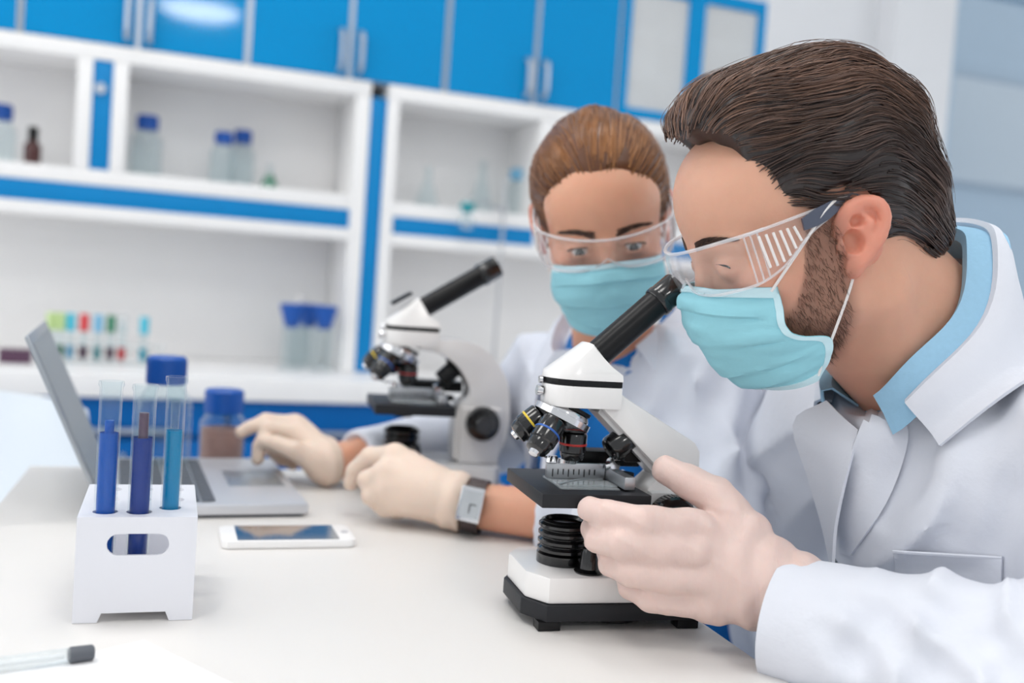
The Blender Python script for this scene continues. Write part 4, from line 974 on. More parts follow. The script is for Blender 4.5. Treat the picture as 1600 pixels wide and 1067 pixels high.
def man_head(p):
    q = man.tol(p); d = near_head(q, False)*MS
    nk0 = man.tow((0, -.022, -.045)); nk1 = man.tow((0, -.050, -.02))
    d = smin(d, rc(p, nk0, NB+np.array([-.040, -.004, .0]), .056, .056), .03)
    d = smin(d, rc(p, nk1, NB+np.array([.02, 0, .0]), .050, .062), .03)
    d = smin(d, rc(p, man.tow((-.056, -.044, -.066)), NB+FWD*.055+LEF*.03+AX*(.0), .012, .010), .035)      # neck tendon
    return d
def torso_sdf(p, ra, rb, grow_=0.0, lat=1.35):
    q = (p-PEL) @ TM; q = q/np.array([lat, 1, 1]); L = np.linalg.norm(NB-PEL)
    return rc(q, (0, 0, 0), (0, 0.0, L-.12), ra+grow_, rb+grow_)
def man_body(p):
    d = man_head(p)
    d = smin(d, torso_sdf(p, .11, .09), .04)
    for s, e, w in ((SHL, ELL_, WRL), (SHR, ELR, WRR)):
        d = smin(d, rc(p, NB-AX*.06, s, .05, .048), .05); d = smin(d, rc(p, s, e, .045, .036), .03); d = smin(d, rc(p, e, w, .036, .024), .02)
    return d
def skin_cols(pr, V, fem):
    q = pr.tol(V); a = np.abs(q[:, 0]); base = np.array(srgb(214, 163, 138)) if not fem else np.array(srgb(222, 165, 136))
    C = np.tile(base, (len(V), 1))
    def blend(w, c): C[:] = C*(1-w[:, None]) + np.array(c)*w[:, None]
    n = vnoise(q, 60, 3); blend(np.clip(.15*n, 0, .2), srgb(225, 140, 120))
    ear = sstep(a, .070, .080)*sstep(q[:, 2], -.05, -.035)*(1-sstep(q[:, 2], .03, .04))*(1-sstep(q[:, 1], .0, .012))*sstep(q[:, 1], -.06, -.045)*sstep(q[:, 2], -.048, -.036)
    blend(.5*ear, srgb(226, 132, 112))
    blend(.35*np.exp(-(((a-.045)/.02)**2+((q[:, 2]+.03)/.02)**2))*(q[:, 1] > .03), srgb(226, 130, 112))
    lip = np.exp(-((q[:, 0]/.022)**2+((q[:, 2]+.072)/.009)**2))*(q[:, 1] > .085); blend(np.clip(lip, 0, .8), srgb(190, 105, 95))
    if not fem:
        line = np.interp(q[:, 1], [-.03, .0, .012, .022, .030, .042, .055, .075, .12], [.03, .034, .034, .026, -.020, -.046, -.056, -.052, -.05])
        bd = sstep(-(q[:, 2]-line), -.006, .010)*sstep(q[:, 1], -.012, .006)*(1-sstep(-q[:, 2], .104, .122))
        blend(np.clip(bd*.66, 0, .7), srgb(112, 76, 62))
    return C
Vb, Qb = nets(man_body, (-.08, .60, .38), (.80, 1.38, 1.27), .008, ((.07, .77, .95), (.37, 1.02, 1.24), .0024))
man.add('body', Vb, Qb, M['skin'], cols=skin_cols(man, Vb, False))
eyes(man, (.032, .0785, -.003), (0, .8, -.6), 'iris')

# --- hair of the man
def man_hair_vol(q):
    d = ell(q, (0, -.026, .050), (.0835, .110, .113))
    d = smin(d, ell(q, (0, .045, .108), (.058, .050, .046)), .03)              # swept-back front
    d = smin(d, ell(q, (0, -.095, -.012), (.055, .040, .050)), .025)
    return d + .0035*vnoise(q*np.array([1, .35, 1]), 75, 41) + .0016*vnoise(q*np.array([1, .3, 1]), 190, 42)
def man_hairline(q):
    a = np.abs(q[:, 0])
    side = np.interp(q[:, 1], [-.14, -.10, -.055, -.046, -.044, -.032, -.012, .004, .008, .022, .030, .047, .052, .058, .066, .085, .14],
                     [-.047, -.040, -.032, -.020, .010, .030, .036, .034, .032, .030, .030, .037, .060, .085, .104, .112, .114])
    mid = np.interp(q[:, 1], [-.14, -.10, .0, .05, .080, .14], [-.062, -.062, -.02, .09, .110, .114])
    w = sstep(a, .02, .05); return q[:, 2] - (mid*(1-w) + side*w) - .0025*vnoise(q, 160, 44)
def man_hair(q):
    d = man_hair_vol(q) + .0012*vnoise(q*np.array([1, .25, 1]), 420, 5)
    return smax(d, -(man_hairline(q)-.45*np.maximum(0, d+.020))*.8, .006)
def man_hair_w(p):
    return man_hair(man.tol(p))*MS
Hc = man.tow((0, -.02, .04))
V, Q = nets(man_hair_w, Hc-.165, Hc+.165, .0030)
def cloud_on(fn, n, lo, hi, cond, tries=12):
    """random points on the surface fn=0"""
    p = RNG.uniform(lo, hi, (n*tries, 3)); 
    for _ in range(4):
        d0 = fn(p); g = np.stack([fn(p+np.eye(3)[i]*1e-4)-d0 for i in range(3)], 1)/1e-4
        p = p - g*(d0/(np.sum(g*g, 1)+1e-9))[:, None]
    ok = (np.abs(fn(p)) < .0015) & cond(p); return p[ok][:n]
def man_dir(p, t):
    back = sstep(-p[:, 1], .04, .11); side = sstep(np.abs(p[:, 0]), .03, .07)
    low = 1-sstep(p[:, 2], -.02, .06)
    n1 = vnoise(p, 60, 11)+.6*vnoise(p, 190, 13); n2 = vnoise(p, 75, 12)+.6*vnoise(p, 210, 14)
    d = np.stack([np.sign(p[:, 0])*.06 + .25*n1, -1.0+.75*back*0, -.05-1.05*back-.35*low*side + .28*n2], 1)
    fr = sstep(p[:, 1], .03, .09); d[:, 2] += .55*fr*sstep(p[:, 2], .03, .08); d[:, 0] += .25*fr
    return d
roots = cloud_on(man_hair_vol, 5600, (-.1, -.15, -.1), (.1, .12, .19), lambda p: man_hairline(p) > .001)
ln = RNG.uniform(.0030, .0068, len(roots)) * np.where(roots[:, 2] < .02, .65, 1.0)
L = grow(roots, man_hair_vol, man_dir, 9, ln, RNG.uniform(-.0008, .0032, len(roots))*np.where(roots[:, 2] > .05, 1.5, .8))
roots2 = cloud_on(man_hair_vol, 420, (-.1, -.15, -.02), (.1, .12, .19), lambda p: (man_hairline(p) > .002) & (p[:, 2] > .06))
L2 = grow(roots2, man_hair_vol, man_dir, 9, RNG.uniform(.004, .008, len(roots2)), RNG.uniform(.003, .008, len(roots2)))
LL = np.vstack([L, L2]); Vs, Qs = strands_mesh(LL, np.concatenate([RNG.uniform(.0004, .0009, len(L)), RNG.uniform(.0002, .0004, len(L2))]), .00008)
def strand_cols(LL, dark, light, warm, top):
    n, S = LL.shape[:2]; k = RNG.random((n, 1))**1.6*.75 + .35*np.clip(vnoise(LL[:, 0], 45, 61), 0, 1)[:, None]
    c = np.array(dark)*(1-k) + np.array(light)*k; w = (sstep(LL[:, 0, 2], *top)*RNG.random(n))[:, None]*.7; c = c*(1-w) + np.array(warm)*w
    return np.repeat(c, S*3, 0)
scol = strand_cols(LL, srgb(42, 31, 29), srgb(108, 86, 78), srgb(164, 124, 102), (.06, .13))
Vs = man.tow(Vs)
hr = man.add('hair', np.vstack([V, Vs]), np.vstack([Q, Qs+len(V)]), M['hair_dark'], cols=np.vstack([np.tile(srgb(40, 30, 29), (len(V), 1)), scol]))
g1 = cloud_on(man_hair_vol, 380, (-.1, -.14, -.1), (.1, .1, .16), lambda p: (man_hairline(p) > .001) & ((p[:, 1] < -.03) | (p[:, 2] > .1)))
Lg = grow(g1, man_hair_vol, man_dir, 8, RNG.uniform(.003, .006, len(g1)), RNG.uniform(.001, .003, len(g1)))
Vs, Qs = strands_mesh(Lg, RNG.uniform(.00025, .00045, len(Lg)), .00006); o = man.add('grey_strands', man.tow(Vs), Qs, M['hair_grey'], hr); o['kind'] = 'stuff'; o['label'] = 'scattered grey hairs'
# beard and eyebrows
hs = lambda q: head_sdf(q)
def beard_ok(p):
    line = np.interp(p[:, 1], [-.03, .0, .012, .022, .030, .042, .055, .075, .12], [.03, .034, .034, .026, -.020, -.046, -.056, -.052, -.05])
    return (p[:, 2] < line-.001) & (p[:, 1] > .002) & (p[:, 2] > -.118)
ql = man.tol(Vb); ql = ql[beard_ok(ql) & (np.abs(ql[:, 0]) < .09)]
br = ql[RNG.integers(0, len(ql), 7000)] + RNG.normal(0, .0008, (7000, 3))
nrm = br*np.array([1.0, .55, .25]); nrm /= np.linalg.norm(nrm, axis=1, keepdims=True)
bd_ = np.stack([.3*RNG.normal(size=7000), -.25+.35*RNG.normal(size=7000), -1+.25*RNG.normal(size=7000)], 1); bd_ = bd_/np.linalg.norm(bd_, axis=1, keepdims=True)
bl = RNG.uniform(.004, .0085, (7000, 1)); Lb = np.stack([br - nrm*.0006 + (bd_*k + nrm*(.55*k-.35*k*k))*bl for k in np.linspace(0, 1, 4)], 1)
Vs, Qs = strands_mesh(Lb, RNG.uniform(.00010, .00022, len(Lb)), .00004); o = man.add('beard', man.tow(Vs), Qs, mat('beard_hair', srgb(104, 72, 58), .5, var=.35, scale=90)); o['kind'] = 'stuff'
def brow(pr, zc, n, rad, m):
    eb = cloud_on(hs, n, (-.06, .05, zc-.012), (.06, .11, zc+.014), lambda p: (np.abs(p[:, 0]) > .011) & (np.abs(p[:, 0]) < .052) & (np.abs(p[:, 2]-zc-.004*np.sin((np.abs(p[:, 0])-.011)/.041*2.6)) < .0045*(1.15-np.abs(p[:, 0])/.06)), 30)
    Lb = grow(eb, hs, lambda p, t: np.stack([np.sign(p[:, 0]), -.1+0*p[:, 0], .25-.3*sstep(np.abs(p[:, 0]), .02, .05)], 1), 4, .0022, .0012)
    Vs, Qs = strands_mesh(Lb, np.full(len(Lb), rad), .00008); o = pr.add('eyebrows', pr.tow(Vs), Qs, m); o['kind'] = 'stuff'
brow(man, .0185, 420, .00045, M['brow'])
face_mask(man, 3)
goggles(man)

# --- clothes of the man
CUFF = P(1222, 966, .836); CAXD = (P(1745, 1120, .700)-CUFF); CAXD /= np.linalg.norm(CAXD)
def folds(p, lines, d, k):
    for pts, r, sgn in lines:
        e = chain(p, pts, [r]*len(pts), .01)
        d = smin(d, e, k) if sgn > 0 else smax(d, -e, k)
    return d
PX = lambda *a: [P(*q) for q in a]
# ---- where a sight line meets an implicit surface (to lay pockets and lapels on the cloth)
def on_surf_many(pix, fn, d0=.55, off=0.0):
    A = np.array([ray(x, y) for x, y in pix]); A /= np.linalg.norm(A, axis=1, keepdims=True); t = np.full(len(A), d0)
    for _ in range(60): t = np.minimum(t + fn(CAM + A*t[:, None])*.8, 2.5)
    hit = t < 1.6; t = np.where(hit, t, np.median(t[hit]) if hit.any() else 1.0)      # a line that misses stays near its neighbours
    return CAM + A*(t-np.asarray(off))[:, None]
def patch(fn, corners, ni, nj, off):
    """grid of points laid on fn over the quad of pixel corners tl, tr, br, bl"""
    tl, tr, br, bl = [np.array(c, float) for c in corners]; pix = []
    for u in np.linspace(0, 1, ni):
        l = tl*(1-u)+bl*u; r = tr*(1-u)+br*u; pix += [l*(1-v)+r*v for v in np.linspace(0, 1, nj)]
    return on_surf_many(pix, fn, off=off).reshape(ni, nj, 3)
# neck ring of the man: throat, nape and side
THR = P(1345, 632, .925); NAP = P(1478, 382, .965); RCN = (THR+NAP)/2
EF = (THR-NAP)/2; AF = np.linalg.norm(EF); EF /= AF
NN = np.cross(LEF, EF); NN /= np.linalg.norm(NN); NN = NN if NN[0] > 0 else -NN
EL = np.cross(NN, EF); EL = EL if EL @ LEF > 0 else -EL
def ring(ang, af, al, off): return RCN + NN*off + EF*af*cos(ang) + EL*al*sin(ang)
def man_coat_core(p):
    d = torso_sdf(p, .165, .126)
    d = smin(d, rc(p, NB-AX*.105+FWD*.0, SHL, .072, .072), .05)
    d = smin(d, rc(p, NB-AX*.105, SHR, .072, .072), .05)
    d = smin(d, rc(p, NB-AX*.13-FWD*.03, NB-AX*.075-FWD*.05, .085, .06), .05)
    d = smin(d, rc(p, NB-AX*.13+FWD*.05, NB-AX*.075+FWD*.035, .085, .068), .05)
    d = smin(d, rc(p, SHL, ELL_, .080, .070), .03)
    d = smin(d, chain(p, [SHR, ELR, WRR], [.075, .066, .05], .02), .03)
    d = smin(d, ell(p, PEL+np.array([-.03, 0, -.05]), (.21, .22, .15)), .05)
    cc = (.9*p[:, 0]-.43*p[:, 2])*2*pi/.062 + 1.5*vnoise(p, 14, 23)
    wv = 1-np.abs(np.sin(cc*.5)); d = d - (.020*wv**1.5-.006)*(.6+.4*vnoise(p, 18, 24))*sstep(p[:, 2], .74, .84)*(1-sstep(p[:, 2], .98, 1.05)) + vnoise(p, 22, 21)*.004 + vnoise(p*np.array([1, 1, .45]), 55, 22)*.002
    return d
# soft drapes from the shoulder down to the pocket and round the sleeve
SLV = [ELL_, P(1480, 1040, .765), CUFF]
def man_sleeve(p):
    s = chain(p, SLV, [.074, .064, .0505], .02); u = (p-CUFF) @ CAXD
    ph = u*98+3.0*vnoise(p, 17, 31)+p[:, 2]*34; wv = 1-np.abs(np.sin(ph*.5))
    return s - (.020*wv**1.6-.005)*(.6+.4*vnoise(p, 20, 33))*sstep(u, .035, .10) + .0030*vnoise(p, 55, 32)*sstep(u, .01, .06)
GROOVE_T = [[(1515, 500), (1462, 620), (1412, 730), (1384, 805)], [(1572, 540), (1536, 650), (1508, 750), (1490, 835)], [(1440, 650), (1396, 745), (1372, 800)], [(1588, 690), (1572, 770), (1550, 850)]]
_gt = [list(on_surf_many(g, man_coat_core, off=.004)) for g in GROOVE_T]
GROOVE_S = [[(1322, 930), (1372, 962), (1424, 1012)], [(1418, 926), (1472, 948), (1540, 946)], [(1288, 985), (1330, 1022), (1352, 1064)], [(1478, 966), (1540, 990), (1606, 1026)], [(1392, 1002), (1450, 1042), (1506, 1072)], [(1540, 1010), (1575, 1040), (1600, 1070)]]
_gs = [list(on_surf_many(g, man_sleeve, off=.003)) for g in GROOVE_S]
def grooves(p, d, lines, r, k):
    for pts in lines: d = smax(d, -chain(p, pts, [r*.35]+[r]*(len(pts)-2)+[r*.3], .006), k)
    return d
def man_torso(p):
    d = man_coat_core(p)
    return grooves(p, d, _gt, .017, .020)
def man_coat(p):
    d = man_torso(p)
    u = (p-CUFF) @ CAXD
    d = smin(d, grooves(p, man_sleeve(p), _gs, .0145, .012), .012)
    near = np.linalg.norm(p-CUFF, axis=1) < .12
    d = np.where(near, smax(d, -u, .003), d)
    d = np.where(near, smax(d, -rc(p, CUFF-CAXD*.1, CUFF+CAXD*.012, .0455, .040), .003), d)
    # open neck and chest
    q = p-RCN; f = q @ EF; l = q @ EL; h = q @ NN
    d = smax(d, -(np.sqrt((f/(AF+.012))**2+(l/.080)**2)-1+np.maximum(h, -.03)*6)*.06, .006)
    return d
V, Q = nets(man_coat, (.02, .52, .32), (.82, 1.40, 1.14), .011, ((.16, .64, .72), (.58, 1.05, 1.12), .0046))
coat = man.add('lab_coat', V, Q, M['coat'])
# turned hem of the cuff
a = np.cross(CAXD, [0, 0, 1.0]); a /= np.linalg.norm(a); b = np.cross(CAXD, a)
cg = [[CUFF + CAXD*(h) + (a*cos(2*pi*k/48)+b*sin(2*pi*k/48))*(.0505+w) for k in range(49)] for h, w in ((-.001, -.002), (-.001, .0012), (.012, .0016), (.0225, .0012), (.0235, -.001))]
man.mb('cuff_hem', MB().sheet(cg, .0012), M['coat'], coat)
# chest pocket
pk = patch(man_torso, ((1396, 862), (1566, 872), (1562, 990), (1412, 985)), 14, 22, .003)
for j in range(22): pk[0, j] += -ray(1480, 870)*.005*sin(pi*j/21); pk[1, j] += -ray(1480, 870)*.003*sin(pi*j/21)
man.mb('chest_pocket', MB().sheet(pk, .0022), M['coat'], coat)
man.mb('pocket_hem', MB().tube(pk[0], .0016, 6), M['coat'], coat)
# coat collar: stand and fall around the neck
angs = np.linspace(radians(40), radians(320), 50)
def rw(af, al, off, fl=0): return [ring(t, AF+af+fl*.010*abs(sin(t)), .068+al, off+.004*sin(5*t)) for t in angs]
crow = np.array([rw(.014, .016, .012), rw(.026, .028, -.004), rw(.034, .038, .004), rw(.044, .050, .020), rw(.052, .064, .036)])
def snap(G, fn, off):
    p = G.reshape(-1, 3).copy()
    for _ in range(5):
        d0 = fn(p); g = np.stack([fn(p+np.eye(3)[i]*1e-3)-d0 for i in range(3)], 1)/1e-3
        p -= g*((d0-off)/(np.sum(g*g, 1)+1e-6)*.8)[:, None].clip(-.02, .02)
    return p.reshape(G.shape)
cc0 = crow[3:].copy(); cc1 = snap(crow[3:], man_coat_core, .006)
dl = cc1-cc0
for _ in range(12): dl[:, 1:-1] = dl[:, 1:-1]*.5 + (dl[:, :-2]+dl[:, 2:])*.25
crow[3:] = cc0 + dl; crow[2] = crow[1]*.45+crow[3]*.55 + (crow[2]-crow[1]*.5-crow[3]*.5)*.8
crow = np.stack([spline(crow[:, k], 11) for k in range(crow.shape[1])], 1)
man.mb('coat_collar', MB().sheet(crow, .003), M['coat'], coat)
# lapels
farL = [[P(1292, 626, 0.934), P(1318, 652, 0.919), P(1342, 672, 0.904)], [P(1240, 660, 0.952), P(1285, 690, 0.929), P(1332, 712, 0.902)], [P(1264, 748, 0.952), P(1290, 755, 0.934), P(1318, 765, 0.906)], [P(1285, 820, 0.949), P(1296, 822, 0.934), P(1306, 825, 0.914)], [P(1298, 880, 0.944), P(1300, 880, 0.934), P(1302, 880, 0.919)]]
man.mb('far_lapel', MB().sheet([spline(r, 9) for r in [*np.stack([spline([row[k] for row in farL], 16) for k in range(3)], 1)]], .0028), M['coat'], coat)
nl_l = spline([(1372, 618), (1347, 662), (1318, 740), (1296, 860)], 14); nl_r = spline([(1410, 640), (1418, 690), (1388, 780), (1330, 868)], 14)
nlg = on_surf_many([l*(1-v)+r*v for l, r in zip(nl_l, nl_r) for v in np.linspace(0, 1, 9)], man_coat, off=np.tile(.0035+.004*(1-np.linspace(0, 1, 9)), 14)).reshape(14, 9, 3)
man.mb('near_lapel', MB().sheet(nlg, .0028), M['coat'], coat)
# shirt with open collar
sh = lambda p: torso_sdf(p, .14, .108)
def shirt_fn(p):
    d = smin(torso_sdf(p, .13, .104), rc(p, NB-AX*.09, NB-AX*.04+FWD*.012, .085, .066), .04)
    q = p-RCN; f = q @ EF; l = q @ EL; h = q @ NN
    return smax(d, -(np.sqrt(((f+.012)/(AF-.008))**2+(l/.062)**2)-1+np.maximum(h, -.03)*6)*.06, .005)
V, Q = nets(shirt_fn, (.2, .75, .6), (.62, 1.2, 1.13), .007)
shirt = man.add('shirt', V, Q, M['shirt'])
angs = np.linspace(radians(24), radians(336), 54)
srow = np.array([rw(-.001, -.002, .020), rw(.001, .002, -.012), rw(.008, .011, -.018), rw(.018, .023, -.004), rw(.026, .030, .012, 1)])
man.mb('shirt_collar', MB().sheet(srow, .002), M['shirt'], shirt)
# trousers and shoes
KL, KR = PEL+np.array([-.40, -.12, -.04]), PEL+np.array([-.40, .14, -.04])
FL_, FR_ = KL+np.array([.02, 0, -.43]), KR+np.array([.02, 0, -.43])
def trousers_fn(p):
    d = ell(p, PEL+np.array([0, 0, -.03]), (.15, .17, .10))
    for k, f, s in ((KL, FL_, -.09), (KR, FR_, .09)):
        d = smin(d, rc(p, PEL+np.array([0, s, -.02]), k, .085, .062), .04); d = smin(d, rc(p, k, f+np.array([0, 0, .05]), .060, .05), .02)
    return smax(d + .002*vnoise(p, 60, 51), (.055-p[:, 2]), .004)
V, Q = nets(trousers_fn, (.08, .7, .02), (.78, 1.3, .66), .012)
man.add('trousers', V, Q, M['trousers'])
for f in (FL_, FR_):
    fn = lambda p, f=f: smax(smin(rc(p, f+np.array([0, 0, -.01]), f+np.array([-.10, -.02, -.02]), .042, .036), ell(p, f+np.array([0, 0, .02]), (.045, .042, .06)), .02), (.004-p[:, 2]), .003)
    V, Q = nets(fn, f-np.array([.2, .1, .12]), f+np.array([.1, .1, .12]), .008); man.add('shoe', V, Q, M['shoe'])
# lab stool
stl = thing('lab_stool', 'black padded lab stool under the man', 'stool', (PEL[0]+.02, PEL[1], 0))
MB().lathe([(0, .360), (.16, .360), (.175, .368), (.18, .385), (.17, .402), (0, .408)], seg=36).build('seat', M['black'], stl)
MB().cyl((0, 0, .08), (0, 0, .358), .024).build('column', M['chrome'], stl)
for k in range(5):
    a_ = 2*pi*k/5+.3; l_ = MB().tube([(.02*cos(a_), .02*sin(a_), .09), (.15*cos(a_), .15*sin(a_), .075), (.25*cos(a_), .25*sin(a_), .05)], [.018, .015, .012]).build('leg', M['chrome'], stl)
    MB().cyl((.25*cos(a_)-.012*sin(a_), .25*sin(a_)+.012*cos(a_), .022), (.25*cos(a_)+.012*sin(a_), .25*sin(a_)-.012*cos(a_), .022), .022, seg=14).build('castor', M['black'], l_)
# ---- gloved left hand round the stage and focus knob
W0m = P(1226, 925, .840)
FG = [([P(1092, 822, .838), P(1002, 814, .826), P(948, 803, .838), P(920, 796, .852)], [.0140, .0125, .0112, .0098]),
      ([P(1082, 862, .828), P(972, 850, .822), P(935, 842, .846), P(925, 826, .872)], [.0140, .0125, .0112, .0098]),
      ([P(1084, 905, .830), P(985, 894, .826), P(955, 880, .850), P(950, 858, .876)], [.0135, .0120, .0108, .0095]),
      ([P(1098, 945, .838), P(1014, 934, .838), P(985, 917, .856), P(976, 896, .876)], [.0125, .0110, .0098, .0088]),
      ([P(1165, 838, .850), P(1118, 776, .862), P(1072, 750, .872), P(1040, 734, .884)], [.0210, .0165, .0140, .0118])]
PALM = [(W0m, P(1098, 838, .845), .030, .0185), (W0m, P(1090, 872, .842), .030, .0195), (W0m, P(1092, 912, .842), .030, .019), (W0m, P(1104, 942, .846), .030, .0165), (W0m, P(1160, 838, .852), .028, .022),
        (W0m+CAXD*.045, W0m, .0315, .0305)]
def glove_fn(p):
    d = hand_sdf(p, None, 0, FG, PALM)
    u = (p-W0m) @ CAXD
    d = d + .0016*np.sin(u*300+vnoise(p, 45, 71)*2.5)*np.exp(-((u+.005)/.040)**2) + .0007*vnoise(p, 170, 72) - .0009*(1-np.abs(np.sin(p @ np.array([60., 20., 120.])+2*vnoise(p, 40, 73))))**3
    return smax(d, u-.050, .002)
V, Q = nets(glove_fn, P(880, 700, .95)*0+np.array([.03, .74, .74]), np.array([.29, .95, .96]), .0021)
gl = man.add('glove', V, Q, M['glove'])
c0 = W0m + CAXD*.048
man.mb('rolled_rim', MB().tube([c0 + (a*cos(2*pi*k/32)+b*sin(2*pi*k/32))*.0322 for k in range(32)], .0016, 6, closed=True), M['glove'], gl)
# wrist watch, showing below the wrist between glove and cuff
dn = -b if b[2] > 0 else b; wc = W0m + CAXD*.012
wt = man.mb('wristwatch', MB().sheet([[wc + CAXD*h + (dn*cos(t)+a*sin(t))*(.0345+.0012*cos(t)) for t in np.linspace(-1.15, 1.15, 30)] for h in (-.008, .008)], .0022), M['leather'])
man.mb('watch_case', MB().lathe([(0, 0), (.016, 0), (.017, .002), (.017, .008), (.015, .010), (0, .010)], tuple(wc + dn*.0355), tuple(dn), 28), M['black_gloss'], wt)
# ================================================================== THE WOMAN
WH = np.array([0.0988, 1.2276, 1.1239]); WM = head_matrix(radians(-90.6), radians(-21.2), radians(10.3)); WS = 0.95
NBw = P(962, 532, 1.335); PELw = NBw + np.array([.15, .10, -.47])
wom = Person((PELw[0], PELw[1], 0.0), 'auburn-haired woman in a white lab coat and blue scrubs seated behind the near microscope', WH, WM, WS)
hw = radians(-122); FWw = np.array([cos(hw), sin(hw), 0]); LFw = np.array([cos(hw+pi/2), sin(hw+pi/2), 0])
AXw = (NBw-PELw)/np.linalg.norm(NBw-PELw); FWw = FWw - AXw*(FWw @ AXw); FWw /= np.linalg.norm(FWw); LFw = np.cross(FWw, AXw); LFw = LFw if LFw[0] > 0 else -LFw
TMw = np.stack([LFw, FWw, AXw], 1)
SLw = NBw + LFw*.128 + np.array([.0, .0, -.055]); SRw = NBw - LFw*.115 + np.array([.015, .095, -.06])
ELw, WLw = P(1112, 836, 1.145), P(750, 791, 1.2)
ERw, WRw = P(775, 680, 1.66), P(530, 720, 1.425)
def torso_w(p, ra, rb):
    q = ((p-PELw) @ TMw)/np.array([1.3, 1, 1]); return rc(q, (0, 0, 0), (0, 0, np.linalg.norm(NBw-PELw)-.11), ra, rb)
def woman_body(p):
    q = wom.tol(p); d = near_head(q, True, ((.032, .0785, -.003), .0036))*WS
    d = smin(d, rc(p, wom.tow((0, -.025, -.045)), NBw+np.array([-.005, -.01, 0]), .048, .052), .03)
    d = smin(d, torso_w(p, .10, .08), .04)
    for s, e, w in ((SLw, ELw, WLw), (SRw, ERw, WRw)):
        d = smin(d, rc(p, NBw-AXw*.06, s, .045, .042), .05); d = smin(d, rc(p, s, e, .040, .036), .03); d = smin(d, rc(p, e, w, .037, .0265), .02)
    return d
V, Q = nets(woman_body, (-.32, 1.02, .42), (.46, 1.72, 1.27), .009, ((-.01, 1.10, .98), (.21, 1.34, 1.26), .0028))
wom.add('body', V, Q, M['skin'], cols=skin_cols(wom, V, True))
eyes(wom, (.032, .0785, -.003), (.0, 1, -.22), 'iris')
def wom_hair_vol(q):
    d = ell(q, (0, -.020, .046), (.0855, .106, .094))
    d = smin(d, ell(q, (0, .035, .080), (.066, .050, .046)), .03)
    d = smin(d, ell(q, (0, -.105, .045), (.045, .04, .045)), .02)
    return d + .0022*vnoise(q*np.array([1, .3, .6]), 130, 81)
def wom_line(q):
    a = np.abs(q[:, 0])
    side = np.interp(q[:, 1], [-.14, -.07, .0, .030, .040, .046, .055, .066, .085, .14], [-.06, -.06, -.055, -.05, -.020, .012, .044, .062, .074, .085])
    mid = np.interp(q[:, 1], [-.14, -.07, .05, .085, .14], [-.06, -.06, .06, .078, .085]); w = sstep(a, .02, .05)
    return q[:, 2] - (mid*(1-w)+side*w)
def wom_hair(p):
    q = wom.tol(p); return smax(wom_hair_vol(q), -(wom_line(q)-.35*np.maximum(0, wom_hair_vol(q)+.014))*.8, .008)*WS
Hc = wom.tow((0, -.02, .04)); V, Q = nets(wom_hair, Hc-.16, Hc+.16, .0045)
def wom_dir(p, t):
    back = sstep(-p[:, 1], .05, .10); s = np.sign(p[:, 0])*sstep(np.abs(p[:, 0]), .01, .05)
    return np.stack([.25*s*(1-2*back)+.12*vnoise(p, 70, 82), -1-.0*back, .55*sstep(p[:, 1], .02, .09)-.25*back+.12*vnoise(p, 80, 83)], 1)
roots = cloud_on(wom_hair_vol, 2600, (-.1, -.13, -.07), (.1, .11, .15), lambda p: wom_line(p) > .001)
L = grow(roots, wom_hair_vol, wom_dir, 8, RNG.uniform(.005, .010, len(roots)), RNG.uniform(-.0006, .0018, len(roots)))
Vs, Qs = strands_mesh(L, RNG.uniform(.0006, .0013, len(L)), .0001)
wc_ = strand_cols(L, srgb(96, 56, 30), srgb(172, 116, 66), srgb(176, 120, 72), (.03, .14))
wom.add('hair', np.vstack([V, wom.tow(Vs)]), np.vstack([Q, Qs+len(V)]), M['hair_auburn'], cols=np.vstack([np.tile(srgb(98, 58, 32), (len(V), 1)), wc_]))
brow(wom, .0175, 260, .0005, M['brow'])
face_mask(wom, 8)
goggles(wom, tip='goggle_rim', wide=1.06)

# ---- clothes
THW = P(928, 556, 1.265); NPW = P(990, 452, 1.395); RCw = (THW+NPW)/2; EFw = (THW-NPW)/2; AFw = np.linalg.norm(EFw); EFw /= AFw
NNw = np.cross(LFw, EFw); NNw /= np.linalg.norm(NNw); NNw = NNw if NNw[2] < 0 else -NNw
EWl = np.cross(NNw, EFw); EWl = EWl if EWl @ LFw > 0 else -EWl
def ringw(t, af, al, off): return RCw + NNw*off + EFw*(AFw+af)*cos(t) + EWl*(.062+al)*sin(t)
CUFL = P(842, 802, 1.188); CULD = (ELw-CUFL)/np.linalg.norm(ELw-CUFL)
CUFR = P(556, 716, 1.452); CURD = (ERw-CUFR)/np.linalg.norm(ERw-CUFR)
def scrubs_fn(p):
    d = smin(torso_w(p, .134, .110), rc(p, NBw-AXw*.075, NBw-AXw*.03+FWw*.005, .085, .064), .04)
    q = p-RCw; f = q @ EFw; l = q @ EWl; h = q @ NNw
    return smax(d + .0015*vnoise(p, 60, 91), -(np.sqrt(((f-.004)/(AFw+.010))**2+(l/.052)**2)-1+np.maximum(h, -.03)*6)*.06, .004)
V, Q = nets(scrubs_fn, (-.06, 1.1, .40), (.52, 1.72, 1.08), .010)
scr = wom.add('scrubs_top', V, Q, M['scrubs'])
def woman_coat_core(p):
    d = smin(torso_w(p, .152, .122), rc(p, NBw-AXw*.075, SLw, .078, .070), .05); return smin(d, chain(p, [SLw, ELw], [.066, .058], .02), .03)
_gw = [list(on_surf_many(g, woman_coat_core, d0=.9, off=.004)) for g in ([(1010, 545), (985, 610), (948, 670)], [(1075, 575), (1045, 640), (1000, 700)], [(1150, 560), (1120, 620), (1095, 700), (1090, 770)], [(1190, 590), (1176, 680), (1170, 780)], [(1040, 650), (1085, 655), (1130, 690)])]
